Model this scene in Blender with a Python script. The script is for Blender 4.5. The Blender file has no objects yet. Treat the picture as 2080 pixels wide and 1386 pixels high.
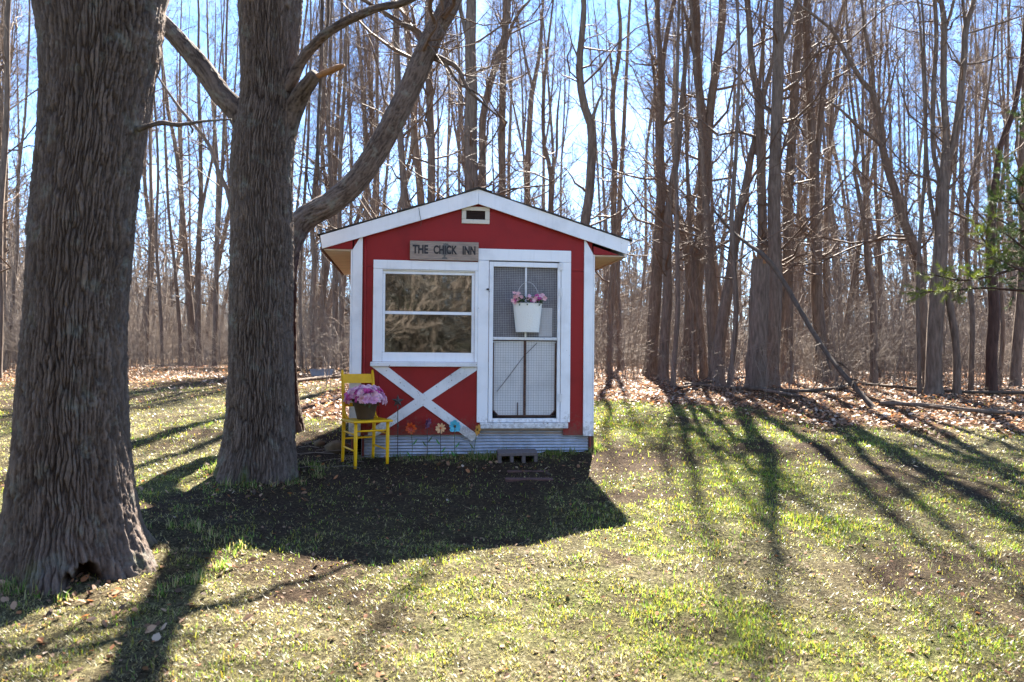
import bpy, bmesh, math, random
import numpy as np
from mathutils import Vector, Matrix

# ------------------------------------------------------------------ camera, sky, sun, exposure
SC = bpy.context.scene
COL = SC.collection
R = math.radians
F_PX, CX_PX, CY_PX = 1570.0, 1040.0, 693.0          # calibrated lens of the photograph (2080 px wide)
PITCH, ROLL, EYE = R(.985), R(.5), 1.68
cam = bpy.data.cameras.new('camera')
cam_ob = bpy.data.objects.new('camera', cam); COL.objects.link(cam_ob)
cam.sensor_width = 36.0; cam.lens = F_PX/2080*36
cam_ob.location = (0, 0, EYE)
cam_ob.rotation_euler = (Matrix.Rotation(R(90)+PITCH, 3, 'X') @ Matrix.Rotation(ROLL, 3, 'Z')).to_euler()
cam.clip_end = 2000
cam.dof.use_dof = True; cam.dof.focus_distance = 7.6; cam.dof.aperture_fstop = 2.8
SC.camera = cam_ob

SUN_AZ, SUN_EL = R(8.4), R(43.8)                     # azimuth clockwise from +Y
SKY_STRENGTH, SUN_STRENGTH = 0.05, 5.0
world = bpy.data.worlds.new('World'); SC.world = world; world.use_nodes = True
wn = world.node_tree.nodes; wl = world.node_tree.links; wn.clear()
wo = wn.new('ShaderNodeOutputWorld'); wb = wn.new('ShaderNodeBackground'); wb.inputs[1].default_value = SKY_STRENGTH
sky = wn.new('ShaderNodeTexSky'); sky.sky_type = 'NISHITA'; sky.sun_disc = False
sky.sun_elevation = SUN_EL; sky.sun_rotation = SUN_AZ
sky.air_density = 0.8; sky.dust_density = 0.0; sky.ozone_density = 6.0
# thin broken cloud over the whole dome
tc = wn.new('ShaderNodeTexCoord'); mp = wn.new('ShaderNodeMapping'); mp.inputs['Scale'].default_value = (1, 1, 2.6)
nz = wn.new('ShaderNodeTexNoise'); nz.inputs['Scale'].default_value = 2.3; nz.inputs['Detail'].default_value = 7; nz.inputs['Roughness'].default_value = .58
rp = wn.new('ShaderNodeValToRGB'); rp.color_ramp.elements[0].position = .50; rp.color_ramp.elements[1].position = .70
rp.color_ramp.elements[1].color = (.34, .34, .34, 1)
mx = wn.new('ShaderNodeMix'); mx.data_type = 'RGBA'; mx.inputs[7].default_value = (5.2, 5.4, 5.8, 1)
wl.new(tc.outputs['Generated'], mp.inputs[0]); wl.new(mp.outputs[0], nz.inputs['Vector']); wl.new(nz.outputs[0], rp.inputs[0])
wl.new(rp.outputs[0], mx.inputs[0]); wl.new(sky.outputs[0], mx.inputs[6]); wl.new(mx.outputs[2], wb.inputs[0]); wl.new(wb.outputs[0], wo.inputs[0])

sun = bpy.data.lights.new('sun', 'SUN'); sun.energy = SUN_STRENGTH; sun.angle = R(.53); sun.color = (1, .94, .84)
sun_ob = bpy.data.objects.new('sun', sun); COL.objects.link(sun_ob)
sd = Vector((math.sin(SUN_AZ)*math.cos(SUN_EL), math.cos(SUN_AZ)*math.cos(SUN_EL), math.sin(SUN_EL)))
sun_ob.rotation_euler = sd.to_track_quat('Z', 'Y').to_euler(); sun_ob.location = sd*60

SC.view_settings.view_transform = 'Standard'; SC.view_settings.look = 'None'
SC.view_settings.exposure = 3.42; SC.view_settings.gamma = 1; SC.view_settings.use_curve_mapping = False
SC.cycles.max_bounces = 8; SC.cycles.transparent_max_bounces = 16
SC.cycles.sample_clamp_indirect = 6

rng = np.random.default_rng(11)
random.seed(11)

# ------------------------------------------------------------------ geometry helpers
def ray(px, py):
    x = (px-CX_PX)/F_PX; y = (CY_PX-py)/F_PX
    c, s = math.cos(ROLL), math.sin(ROLL)
    x, y = x*c-y*s, x*s+y*c
    return np.array([x, math.cos(PITCH)-y*math.sin(PITCH), math.sin(PITCH)+y*math.cos(PITCH)])
def at(px, py, Y):
    r = ray(px, py); return np.array([0, 0, EYE])+r*(Y/r[1])
def gz(y):
    y = np.asarray(y, float)
    yc = np.clip(y, -3, 19); t = np.clip(yc-9, 0, 10)
    return np.where(yc < 9, .085*yc, .765+.085*t-.085*t*t/20)
def G(px, py):
    r = ray(px, py); lo, hi = 1., 90.
    for _ in range(50):
        m = (lo+hi)/2
        if EYE+r[2]*m/r[1] > gz(m): lo = m
        else: hi = m
    return np.array([r[0]*m/r[1], m, float(gz(m))])

def _hash(ix, iy, iz):
    h = (ix.astype(np.int64)*374761393 + iy.astype(np.int64)*668265263 + iz.astype(np.int64)*2147483647) & 0xffffffff
    h = ((h ^ (h >> 13))*1274126177) & 0xffffffff
    h = ((h ^ (h >> 16))*2246822519) & 0xffffffff
    return ((h ^ (h >> 15)) & 0xffffff)/float(0xffffff)
def vnoise(x, y, z=0.):
    x, y, z = np.broadcast_arrays(np.asarray(x, float), np.asarray(y, float), np.asarray(z, float))
    ix, iy, iz = np.floor(x), np.floor(y), np.floor(z)
    fx, fy, fz = x-ix, y-iy, z-iz
    fx, fy, fz = fx*fx*(3-2*fx), fy*fy*(3-2*fy), fz*fz*(3-2*fz)
    o = 0
    for a in (0, 1):
        for b in (0, 1):
            for c in (0, 1):
                o = o + _hash(ix+a, iy+b, iz+c)*(fx if a else 1-fx)*(fy if b else 1-fy)*(fz if c else 1-fz)
    return o
def fbm(x, y, z=0., octs=4):
    o = 0; a = .5; t = 0
    for k in range(octs):
        o = o+a*vnoise(x*2**k+17*k, y*2**k+5*k, np.asarray(z)*2**k); t += a; a *= .5
    return o/t

def mesh_np(name, V, faces, mats=(), cols=None, smooth=True, attrs=None, mat_idx=None):
    """faces: list of (n,k) int arrays"""
    me = bpy.data.meshes.new(name)
    V = np.ascontiguousarray(V, np.float32)
    me.vertices.add(len(V)); me.vertices.foreach_set('co', V.ravel())
    li = np.concatenate([f.ravel() for f in faces]).astype(np.int32)
    tot = np.concatenate([np.full(len(f), f.shape[1], np.int32) for f in faces])
    st = np.concatenate([[0], np.cumsum(tot)[:-1]]).astype(np.int32)
    me.loops.add(len(li)); me.loops.foreach_set('vertex_index', li)
    me.polygons.add(len(tot)); me.polygons.foreach_set('loop_start', st)
    if mat_idx is not None: me.polygons.foreach_set('material_index', np.asarray(mat_idx, np.int32))
    me.polygons.foreach_set('use_smooth', np.full(len(tot), bool(smooth)))
    for m in mats: me.materials.append(m)
    if cols is not None:
        a = me.color_attributes.new('col', 'FLOAT_COLOR', 'POINT')
        c = np.ones((len(V), 4), np.float32); c[:, :3] = cols; a.data.foreach_set('color', c.ravel())
    for k, v in (attrs or {}).items():
        a = me.attributes.new(k, 'FLOAT', 'POINT'); a.data.foreach_set('value', np.asarray(v, np.float32))
    me.update(calc_edges=True); me.validate()
    return me

def tubes(P, Rr, K, cap=False):
    """P (n,m,3) polylines, Rr (n,m) radii -> verts, quads"""
    n, m, _ = P.shape
    T = np.gradient(P, axis=1); T /= np.linalg.norm(T, axis=2, keepdims=True)+1e-9
    D = P[:, -1]-P[:, 0]
    ref = np.where((np.abs(D[:, 2]) > .7*np.linalg.norm(D, axis=1))[:, None], np.array([[.31, -.95, .05]]), np.array([[.05, .1, 1.]]))[:, None, :]
    A = np.cross(T, ref); A /= np.linalg.norm(A, axis=2, keepdims=True)+1e-9
    B = np.cross(T, A)
    th = np.arange(K)/K*2*np.pi
    V = P[:, :, None]+Rr[:, :, None, None]*(A[:, :, None]*np.cos(th)[None, None, :, None]+B[:, :, None]*np.sin(th)[None, None, :, None])
    idx = np.arange(n*m*K).reshape(n, m, K)
    a = idx[:, :-1]; b = idx[:, 1:]
    q = np.stack([a, np.roll(a, -1, 2), np.roll(b, -1, 2), b], -1).reshape(-1, 4)
    fs = [q]
    if cap:
        fs += [idx[:, -1].reshape(n, K), idx[:, 0, ::-1].reshape(n, K)]
    return V.reshape(-1, 3), fs
def join(parts):
    """parts: list of (V, faces) -> V, faces grouped by size"""
    Vs, by, o = [], {}, 0
    for V, fs in parts:
        for f in fs:
            if len(f): by.setdefault(f.shape[1], []).append(f+o)
        Vs.append(V); o += len(V)
    return np.concatenate(Vs), [np.concatenate(v) for v in by.values()]
def spline(P, n):
    """Catmull-Rom through P (k,d) -> (n,d)"""
    P = np.asarray(P, float); k = len(P)
    Q = np.vstack([2*P[0]-P[1], P, 2*P[-1]-P[-2]])
    seg = np.r_[0, np.cumsum(np.linalg.norm(np.diff(P[:, :3] if P.shape[1] >= 3 else P, axis=0), axis=1))]
    u = np.interp(np.linspace(0, seg[-1], n), seg, np.arange(k))
    i = np.clip(u.astype(int), 0, k-2); t = (u-i)[:, None]
    p0, p1, p2, p3 = Q[i], Q[i+1], Q[i+2], Q[i+3]
    return .5*((2*p1)+(-p0+p2)*t+(2*p0-5*p1+4*p2-p3)*t*t+(-p0+3*p1-3*p2+p3)*t**3)

def link(name, me, parent=None, loc=None):
    o = bpy.data.objects.new(name, me); COL.objects.link(o)
    if parent is not None: o.parent = parent
    if loc is not None: o.location = loc
    return o
def thing(name, label, cat, loc=(0, 0, 0), rz=0., group=None):
    o = bpy.data.objects.new(name, None); COL.objects.link(o)
    o.empty_display_size = .1
    o.location = loc; o.rotation_euler = (0, 0, rz); tag(o, label, cat, group)
    return o
def tag(o, label, cat, group=None):
    o['label'] = label; o['category'] = cat
    if group: o['group'] = group
    return o
class MB:
    """collects simple solids in one bmesh"""
    def __init__(s): s.bm = bmesh.new()
    def _fin(s, vs, M):
        if M is not None: bmesh.ops.transform(s.bm, matrix=M, verts=vs)
    def box(s, lo, hi, bev=0., M=None):
        lo, hi = Vector(lo), Vector(hi)
        r = bmesh.ops.create_cube(s.bm, size=1)
        vs = r['verts']
        for v in vs: v.co = Vector([(lo[i]+hi[i])/2+v.co[i]*(hi[i]-lo[i]) for i in range(3)])
        if bev > 0:
            es = list({e for v in vs for e in v.link_edges})
            rr = bmesh.ops.bevel(s.bm, geom=es, offset=bev, segments=1, affect='EDGES')
            vs = list({v for f in rr['faces'] for v in f.verts} | {v for v in vs if v.is_valid})
        s._fin(vs, M); return s
    def prism(s, poly, w0, w1, M=None):
        """poly: list of (u,z); extruded along y from w0 to w1"""
        a = [s.bm.verts.new((u, w0, z)) for u, z in poly]; b = [s.bm.verts.new((u, w1, z)) for u, z in poly]
        n = len(poly)
        fs = [s.bm.faces.new(a), s.bm.faces.new(b[::-1])]
        for i in range(n): fs.append(s.bm.faces.new((a[i], b[i], b[(i+1) % n], a[(i+1) % n])))
        bmesh.ops.recalc_face_normals(s.bm, faces=fs)
        s._fin(a+b, M); return s
    def tube(s, pts, rad, K=8, cap=True):
        pts = np.asarray(pts, float); rad = np.full(len(pts), rad) if np.isscalar(rad) else np.asarray(rad, float)
        V, fs = tubes(pts[None], rad[None], K, cap)
        return s.raw(V, fs)
    def lathe(s, prof, K=24, c=(0, 0, 0), half=False):
        """prof: (r,z) list"""
        pr = np.asarray(prof, float); m = len(pr)
        th = np.linspace(0, 2*np.pi, K, endpoint=False)
        V = np.stack([pr[:, 0][:, None]*np.cos(th)+c[0], pr[:, 0][:, None]*np.sin(th)+c[1], np.repeat(pr[:, 1][:, None], K, 1)+c[2]], -1).reshape(-1, 3)
        idx = np.arange(m*K).reshape(m, K); a = idx[:-1]; b = idx[1:]
        q = np.stack([a, np.roll(a, -1, 1), np.roll(b, -1, 1), b], -1).reshape(-1, 4)
        return s.raw(V, [q])
    def raw(s, V, fs):
        vs = [s.bm.verts.new(v) for v in V]
        for f in fs:
            for q in f:
                try: s.bm.faces.new([vs[i] for i in q])
                except ValueError: pass
        return s
    def mesh(s, name, m, smooth=False):
        me = bpy.data.meshes.new(name)
        if smooth:
            for f in s.bm.faces: f.smooth = True
        s.bm.to_mesh(me); s.bm.free()
        if m is not None: me.materials.append(m)
        return me
    def build(s, name, m, parent=None, loc=None, smooth=False):
        return link(name, s.mesh(name, m, smooth), parent, loc)

# ------------------------------------------------------------------ materials
def nodes(name):
    m = bpy.data.materials.new(name); m.use_nodes = True
    nt = m.node_tree; b = nt.nodes['Principled BSDF']
    return m, nt, b
def N(nt, t, **kw):
    n = nt.nodes.new(t)
    for k, v in kw.items():
        if k.startswith('i_'): n.inputs[k[2:].replace('_', ' ')].default_value = v
        else: setattr(n, k, v)
    return n
def ramp(nt, src, stops):
    r = nt.nodes.new('ShaderNodeValToRGB'); e = r.color_ramp.elements
    while len(e) < len(stops): e.new(.5)
    for x, (p, c) in zip(e, stops): x.position = p; x.color = (*c, 1) if len(c) == 3 else c
    nt.links.new(src, r.inputs[0]); return r.outputs[0]
def noise(nt, scale, detail=4, rough=.55, vec=None, stretch=None, out=0):
    n = N(nt, 'ShaderNodeTexNoise'); n.inputs['Scale'].default_value = scale; n.inputs['Detail'].default_value = detail; n.inputs['Roughness'].default_value = rough
    if vec is None: vec = N(nt, 'ShaderNodeTexCoord').outputs['Object']
    if stretch:
        mpn = N(nt, 'ShaderNodeMapping'); mpn.inputs['Scale'].default_value = stretch
        nt.links.new(vec, mpn.inputs[0]); vec = mpn.outputs[0]
    nt.links.new(vec, n.inputs['Vector']); return n.outputs[out]
def mix(nt, f, a, b, mode='MIX'):
    m = N(nt, 'ShaderNodeMix', data_type='RGBA', blend_type=mode)
    for i, v in ((0, f), (6, a), (7, b)):
        if hasattr(v, 'is_linked') or hasattr(v, 'links'): nt.links.new(v, m.inputs[i])
        else: m.inputs[i].default_value = v if i == 0 else (*v, 1)
    return m.outputs[2]
def bump(nt, b, h, strength=.4, dist=.01):
    n = N(nt, 'ShaderNodeBump'); n.inputs['Strength'].default_value = strength; n.inputs['Distance'].default_value = dist
    nt.links.new(h, n.inputs['Height']); nt.links.new(n.outputs[0], b.inputs['Normal'])
def painted(name, base, chip, rough=.45, amount=.68, dirt=.12, grain=(1, 1, 1), splash=True):
    """old brushed paint: blotchy tone, small chips to the wood below, faint relief"""
    m, nt, b = nodes(name); L = nt.links
    tone = noise(nt, 3.2, 6, .6, stretch=grain)
    c = ramp(nt, tone, [(.25, tuple(x*(1-dirt*1.6) for x in base)), (.5, base), (.8, tuple(min(1, x*(1+dirt*.4)) for x in base))])
    ch = noise(nt, 34, 5, .62, stretch=grain)
    f = ramp(nt, ch, [(amount, (0, 0, 0)), (amount+.05, (1, 1, 1))])
    b.inputs['Specular IOR Level'].default_value = .25
    c = mix(nt, f, c, chip)
    if not splash:
        L.new(c, b.inputs['Base Color']); b.inputs['Roughness'].default_value = rough; bump(nt, b, noise(nt, 60, 4, .6), .2, .004); return m
    # mud splashed up from the bed and faint rain streaks
    sep = N(nt, 'ShaderNodeSeparateXYZ'); L.new(N(nt, 'ShaderNodeTexCoord').outputs['Object'], sep.inputs[0])
    mr = N(nt, 'ShaderNodeMapRange'); mr.inputs['From Min'].default_value = .84; mr.inputs['From Max'].default_value = 1.22; mr.inputs['To Min'].default_value = .30; mr.inputs['To Max'].default_value = -.12
    L.new(sep.outputs['Z'], mr.inputs['Value'])
    ad = N(nt, 'ShaderNodeMath', operation='ADD'); L.new(mr.outputs[0], ad.inputs[0]); L.new(noise(nt, 26, 5, .7), ad.inputs[1])
    sp = ramp(nt, ad.outputs[0], [(.60, (0, 0, 0)), (.80, (.5, .5, .5))])
    c = mix(nt, sp, c, (.13, .095, .07))
    st = ramp(nt, noise(nt, 5, 4, .6, stretch=(5, 5, .35)), [(.54, (0, 0, 0)), (.75, (.22, .22, .22))])
    c = mix(nt, st, c, tuple(x*.55+.02 for x in base))
    L.new(c, b.inputs['Base Color'])
    b.inputs['Roughness'].default_value = rough
    bump(nt, b, noise(nt, 60, 4, .6, stretch=grain), .18, .004)
    return m
def plain(name, base, rough=.6, var=.15, scale=14, metal=0., bmp=.15, stretch=None):
    m, nt, b = nodes(name)
    t = noise(nt, scale, 5, .6, stretch=stretch)
    nt.links.new(ramp(nt, t, [(.3, tuple(x*(1-var) for x in base)), (.7, tuple(min(1, x*(1+var)) for x in base))]), b.inputs['Base Color'])
    b.inputs['Roughness'].default_value = rough; b.inputs['Metallic'].default_value = metal
    if rough >= .75: b.inputs['Specular IOR Level'].default_value = .15
    if bmp: bump(nt, b, noise(nt, scale*4, 4, .6, stretch=stretch), bmp, .004)
    return m
def vcol_leaf(name, trans=.35, rough=.55, tint=(1, 1, 1)):
    """coloured by the pieces' own colour attribute; thin, so light comes through"""
    m, nt, b = nodes(name); L = nt.links
    a = N(nt, 'ShaderNodeAttribute', attribute_name='col')
    b.inputs['Roughness'].default_value = rough
    L.new(a.outputs['Color'], b.inputs['Base Color'])
    tr = N(nt, 'ShaderNodeBsdfTranslucent'); L.new(mix(nt, 1., a.outputs['Color'], tint, 'MULTIPLY'), tr.inputs['Color'])
    ms = N(nt, 'ShaderNodeMixShader'); ms.inputs[0].default_value = trans
    L.new(b.outputs[0], ms.inputs[1]); L.new(tr.outputs[0], ms.inputs[2])
    L.new(ms.outputs[0], nt.nodes['Material Output'].inputs['Surface'])
    return m
def thin_leaf(name, base, trans=.35, rough=.5, var=.2):
    m, nt, b = nodes(name); L = nt.links
    oi = N(nt, 'ShaderNodeObjectInfo')
    c = ramp(nt, noise(nt, 25, 3, .5), [(.3, tuple(x*(1-var) for x in base)), (.7, tuple(min(1, x*(1+var)) for x in base))])
    L.new(c, b.inputs['Base Color']); b.inputs['Roughness'].default_value = rough
    tr = N(nt, 'ShaderNodeBsdfTranslucent'); L.new(c, tr.inputs['Color'])
    ms = N(nt, 'ShaderNodeMixShader'); ms.inputs[0].default_value = trans
    L.new(b.outputs[0], ms.inputs[1]); L.new(tr.outputs[0], ms.inputs[2]); L.new(ms.outputs[0], nt.nodes['Material Output'].inputs['Surface'])
    return m
def bark_mat(name, dark, light, scale=26, bmp=.6, dist=.012):
    m, nt, b = nodes(name); L = nt.links
    t = noise(nt, scale, 6, .62, stretch=(1, 1, .16))
    big = noise(nt, 1.6, 3, .5)
    c = ramp(nt, t, [(.3, dark), (.68, light)])
    c2 = mix(nt, big, c, tuple(x*1.25 for x in light), 'MIX')
    n2 = N(nt, 'ShaderNodeMix', data_type='RGBA'); n2.inputs[0].default_value = .35
    L.new(c, n2.inputs[6]); L.new(c2, n2.inputs[7]); L.new(n2.outputs[2], b.inputs['Base Color'])
    b.inputs['Roughness'].default_value = .9; b.inputs['Specular IOR Level'].default_value = .12
    bump(nt, b, t, bmp, dist)
    return m
M = {}
M['white'] = painted('white_paint', (.80, .81, .83), (.33, .29, .25), .5, .70)
M['white_old'] = painted('worn_white_paint', (.72, .72, .72), (.26, .22, .18), .6, .63, .2)
M['red'] = painted('barn_red_paint', (.265, .013, .013), (.30, .17, .15), .5, .74, .14)
M['cream'] = painted('cream_paint', (.62, .57, .48), (.3, .26, .2), .6, .7)
M['ply'] = plain('bare_plywood', (.64, .555, .485), .75, .15, 3, stretch=(1, 7, 7))
M['brown_trim'] = plain('dark_brown_stain', (.085, .035, .025), .7, .25)
M['shingle'] = plain('asphalt_shingle', (.06, .052, .047), .95, .4, 60)
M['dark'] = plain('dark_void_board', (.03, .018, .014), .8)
M['grey_panel'] = plain('grey_board', (.155, .15, .165), .8, .2, 5)
M['white_panel'] = painted('flat_white_board', (.66, .66, .66), (.4, .38, .36), .7, .72, .12)
M['rust'] = plain('rusty_steel', (.10, .05, .035), .8, .35, 30)
M['galv'] = plain('galvanised_sheet', (.42, .46, .53), .42, .22, 9, .75)
M['wire'] = plain('galvanised_wire', (.46, .45, .45), .6, .2, 30, .0, 0)
M['wire_dark'] = plain('weathered_wire', (.13, .12, .115), .6, .3, 30, .3, 0)
M['old_wood'] = plain('weathered_grey_board', (.30, .235, .19), .85, .3, 7, stretch=(1.2, 8, 14))
M['black_paint'] = plain('black_lettering', (.016, .014, .016), .6, .2)
M['rooster'] = plain('faded_grey_stencil', (.13, .125, .115), .8, .25)
M['yellow'] = painted('yellow_chair_paint', (.74, .405, .004), (.28, .17, .07), .42, .69, .16, splash=False)
M['pot'] = plain('brown_plastic_pot', (.075, .05, .038), .55, .15)
M['soil'] = plain('potting_soil', (.03, .022, .016), .95, .4, 60)
M['block'] = plain('concrete_block', (.13, .105, .098), .95, .25, 40, bmp=.5)
M['paver'] = plain('red_brown_paver', (.09, .048, .040), .9, .25, 30, bmp=.4)
M['stone'] = plain('brown_stone', (.12, .085, .05), .9, .3, 12, bmp=.6)
M['iron'] = plain('dark_rusted_iron', (.055, .045, .04), .7, .3, 40)
M['stem'] = plain('green_metal_stem', (.06, .10, .03), .5, .3)
M['leafgreen'] = thin_leaf('enamel_green_leaf', (.05, .20, .035), .1)
M['bark'] = bark_mat('grey_brown_bark', (.040, .029, .021), (.185, .137, .104))
M['bark_dark'] = bark_mat('dark_red_brown_bark', (.022, .013, .011), (.085, .05, .038))
M['bark_pale_haze'] = bark_mat('pale_and_hazed_bark', (.07, .05, .036), (.21, .155, .115))  # pale trunks, and haze put into the bark colour of deep-wood trees
M['twig'] = plain('bare_twigs', (.12, .080, .056), .75, .3, 3, bmp=0)
M['deadwood'] = plain('silvered_dead_wood', (.085, .062, .045), .85, .35, 12, stretch=(1, 1, .3))
M['rawwood'] = plain('broken_orange_heartwood', (.27, .135, .062), .8, .3, 14)
M['litter'] = vcol_leaf('dry_leaf', .45, .5)
M['crumb'] = vcol_leaf('dull_leaf_bit', .3, .85)
M['grass'] = vcol_leaf('grass_blade', .52, .42, (1.25, 1.3, .75))
M['needle'] = vcol_leaf('pine_needle', .35, .5, (1.3, 1.3, .6))
# ------------------------------------------------------------------ ground: one sheet, rising to the wood's edge
def leaf_edge(x):
    x = np.asarray(x, float)
    return np.where(x > 1.2, np.maximum(11.75-.62*(x-1.27), 6.5), np.where(x > -1.3, 11.4, np.where(x > -3.2, 9.9, 12.0+.12*(-x-3.2))))
def masks(x, y):
    n1 = fbm(x*.9, y*.9, 3., 4); n2 = fbm(x*3.1, y*3.1, 9., 3)
    leaf = np.clip((y-leaf_edge(x)+(n1-.5)*2.6+(n2-.5)*1.0)/.9+.5, 0, 1)
    leaf = np.where(x < -3.0, leaf*(.22+.5*np.clip((y-12)/4, 0, 1)), leaf)
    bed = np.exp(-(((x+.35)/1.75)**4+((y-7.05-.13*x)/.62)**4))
    bed = np.maximum(bed, (.50+.75*n1)*np.exp(-(((x+.75)/1.85)**4+((y-6.05-.10*x)/1.15)**4)))  # barer soil spread over the coop's cast shadow, deepening that shade by colour
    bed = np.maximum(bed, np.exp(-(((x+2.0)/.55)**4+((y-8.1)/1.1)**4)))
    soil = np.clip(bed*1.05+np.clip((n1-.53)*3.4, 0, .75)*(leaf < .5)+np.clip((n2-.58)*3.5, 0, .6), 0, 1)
    green = np.clip((fbm(x*1.3+40, y*1.3, 1., 4)-.36)*3.4, 0, 1)
    green = np.clip(green*.75+.75*np.exp(-(((x-2.0)/1.5)**2+((y-9.2)/2.6)**2))-.30*(x < -3)*(y > 6), 0, 1)*(1-.85*leaf)*(1-.72*soil)
    return leaf, soil, green, n1, n2
def gsurf(x, y):
    near = np.exp(-np.maximum(y-11, 0)/6)*np.exp(-np.maximum(np.abs(x)-9, 0)/4)*(y > .5)
    return gz(y)+near*((fbm(x*1.1, y*1.1, 5., 3)-.5)*.07+(fbm(x*7, y*7, 2., 3)-.5)*.042)+(1-near)*(fbm(x*.15, y*.15, 2., 2)-.5)*.3*(y > 19)

gx = np.r_[-400, -250, -150, -90, -60, -40, -28, np.arange(-20, -9, .5), np.arange(-9, 8.5, .05), np.arange(8.5, 20, .5), 28, 40, 60, 90, 150, 250, 400]
gy = np.r_[-300, -150, -80, -40, -20, -10, -5, np.arange(-3, 2, .5), np.arange(2, 12.5, .05), np.arange(12.5, 20, .15), np.arange(20, 40, 1.), 50, 70, 100, 150, 250, 400]
X, Y = np.meshgrid(gx, gy, indexing='ij')
x, y = X.ravel(), Y.ravel()
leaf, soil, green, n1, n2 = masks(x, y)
idx = np.arange(len(x)).reshape(len(gx), len(gy))
fq = np.stack([idx[:-1, :-1], idx[1:, :-1], idx[1:, 1:], idx[:-1, 1:]], -1).reshape(-1, 4)
mg, nt, b = nodes('lawn_soil_and_leaf_mould'); L = nt.links
def A(nm): return N(nt, 'ShaderNodeAttribute', attribute_name=nm).outputs['Fac']
fine = noise(nt, 42, 6, .65); mid = noise(nt, 9, 5, .6)
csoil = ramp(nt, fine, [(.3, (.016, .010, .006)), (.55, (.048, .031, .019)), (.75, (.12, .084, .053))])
cstraw = ramp(nt, fine, [(.30, (.018, .014, .007)), (.5, (.075, .063, .032)), (.72, (.23, .20, .11))])
cgreen = ramp(nt, fine, [(.30, (.018, .020, .007)), (.52, (.075, .083, .022)), (.74, (.19, .195, .06))])
cleaf = ramp(nt, fine, [(.3, (.022, .012, .007)), (.5, (.09, .045, .024)), (.72, (.22, .125, .07))])
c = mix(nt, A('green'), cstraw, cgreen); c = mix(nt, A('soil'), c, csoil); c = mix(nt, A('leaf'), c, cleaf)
L.new(c, b.inputs['Base Color']); b.inputs['Roughness'].default_value = .95; b.inputs['Specular IOR Level'].default_value = .05
bump(nt, b, fine, .9, .05)
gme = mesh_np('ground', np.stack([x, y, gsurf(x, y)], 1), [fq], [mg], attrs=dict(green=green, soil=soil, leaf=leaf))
ground = link('ground', gme); ground['kind'] = 'structure'; ground['label'] = 'patchy spring lawn of soil, straw and new grass rising to a leafy wood edge'

# --- grass blades and dead thatch, real blades coloured one by one
def scatter(n, y0, y1, p=1.6, xr=.80):
    u = rng.random(n); q = 1-p
    yy = (y0**q+u*(y1**q-y0**q))**(1/q)
    xx = (rng.random(n)*2-1)*(xr*yy+.5)
    return xx, yy
def blades(name, n, kind):
    xx, yy = scatter(n, 2.55, 15.5 if kind != 'thatch' else 14)
    lf, so, gr, a1, a2 = masks(xx, yy)
    clump = fbm(xx*11, yy*11, 4., 2)
    if kind == 'green': keep = rng.random(n) < (.10+.95*gr)*(1-.88*so)*(1-.9*lf)*np.clip((clump-.33)*5, .10, 1)
    else: keep = rng.random(n) < (1-.82*so)*(1-.8*lf)*np.clip((clump-.30)*5, .12, 1)
    # nothing grows inside the coop
    lu = (xx-OX)*math.cos(YAW)+(yy-OY)*math.sin(YAW); lw = -(xx-OX)*math.sin(YAW)+(yy-OY)*math.cos(YAW)
    keep &= ~((lu > 0) & (lu < 2.43) & (lw > 0) & (lw < 2.4))
    xx, yy, gr, so = xx[keep], yy[keep], gr[keep], so[keep]; n = len(xx)
    lod = np.clip(yy/5, .8, 2.2)
    tall = fbm(xx*2.3, yy*2.3, 7., 2)
    if kind == 'green':
        h = (.011+.034*rng.random(n)**2.2*np.clip(tall*1.8, .4, 1.6))*(.8+.2*lod); w = (.0018+.0018*rng.random(n))*lod
        lean = .2+.9*rng.random(n)
        base = np.stack([.115+.12*rng.random(n), .165+.11*rng.random(n), .018+.025*rng.random(n)], 1)
        yel = (rng.random(n) < .4)[:, None]; base = np.where(yel, base*np.array([1.45, 1.12, 2.0]), base)
    else:
        h = (.008+.030*rng.random(n)**1.6)*(.8+.2*lod); w = (.0015+.0026*rng.random(n)**2)*lod
        lean = .75+.85*rng.random(n)
        t = rng.random(n)[:, None]; base = np.array([.12, .088, .044])*(1-t)+np.array([.56, .49, .25])*t
        base = np.where((rng.random(n) < .22)[:, None], base*.25, base)
    az = rng.random(n)*2*np.pi; d = np.stack([np.cos(az), np.sin(az), 0*az], 1); s = np.stack([-np.sin(az), np.cos(az), 0*az], 1)
    z = gsurf(xx, yy)-.004+(0 if kind == 'green' else .007*rng.random(n))
    p0 = np.stack([xx, yy, z], 1)
    k1 = h*.55
    p1 = p0+d*(np.sin(lean*.55)*k1)[:, None]+np.array([0, 0, 1])*(np.cos(lean*.55)*k1)[:, None]
    l2 = np.minimum(lean*1.25, 1.66)
    p2 = p1+d*(np.sin(l2)*h*.5)[:, None]+np.array([0, 0, 1])*(np.cos(l2)*h*.5)[:, None]
    hw = (s*w[:, None])
    if kind == 'thatch':
        V = np.stack([p0-hw, p0+hw, p2], 1).reshape(-1, 3)
        o = link(name, mesh_np(name, V, [np.arange(3*n).reshape(-1, 3)], [M['grass']], np.repeat(base, 3, 0)))
        o['kind'] = 'stuff'; return o
    V = np.stack([p0-hw, p0+hw, p1+hw*.8, p1-hw*.8, p2], 1).reshape(-1, 3)
    i = np.arange(n)[:, None]*5
    o = link(name, mesh_np(name, V, [i+np.array([[0, 1, 2, 3]]), i+np.array([[3, 2, 4]])], [M['grass']], np.repeat(base, 5, 0)))
    o['kind'] = 'stuff'; return o
OX, OY, YAW = -1.582, 7.65, R(7.6)
o = blades('grass', 680000, 'green'); o['label'] = 'short new green grass in patches over the lawn'; o['category'] = 'grass'
o = blades('dead_grass', 520000, 'thatch'); o['label'] = 'flattened straw coloured dead grass over the lawn'; o['category'] = 'dead grass'

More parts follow.
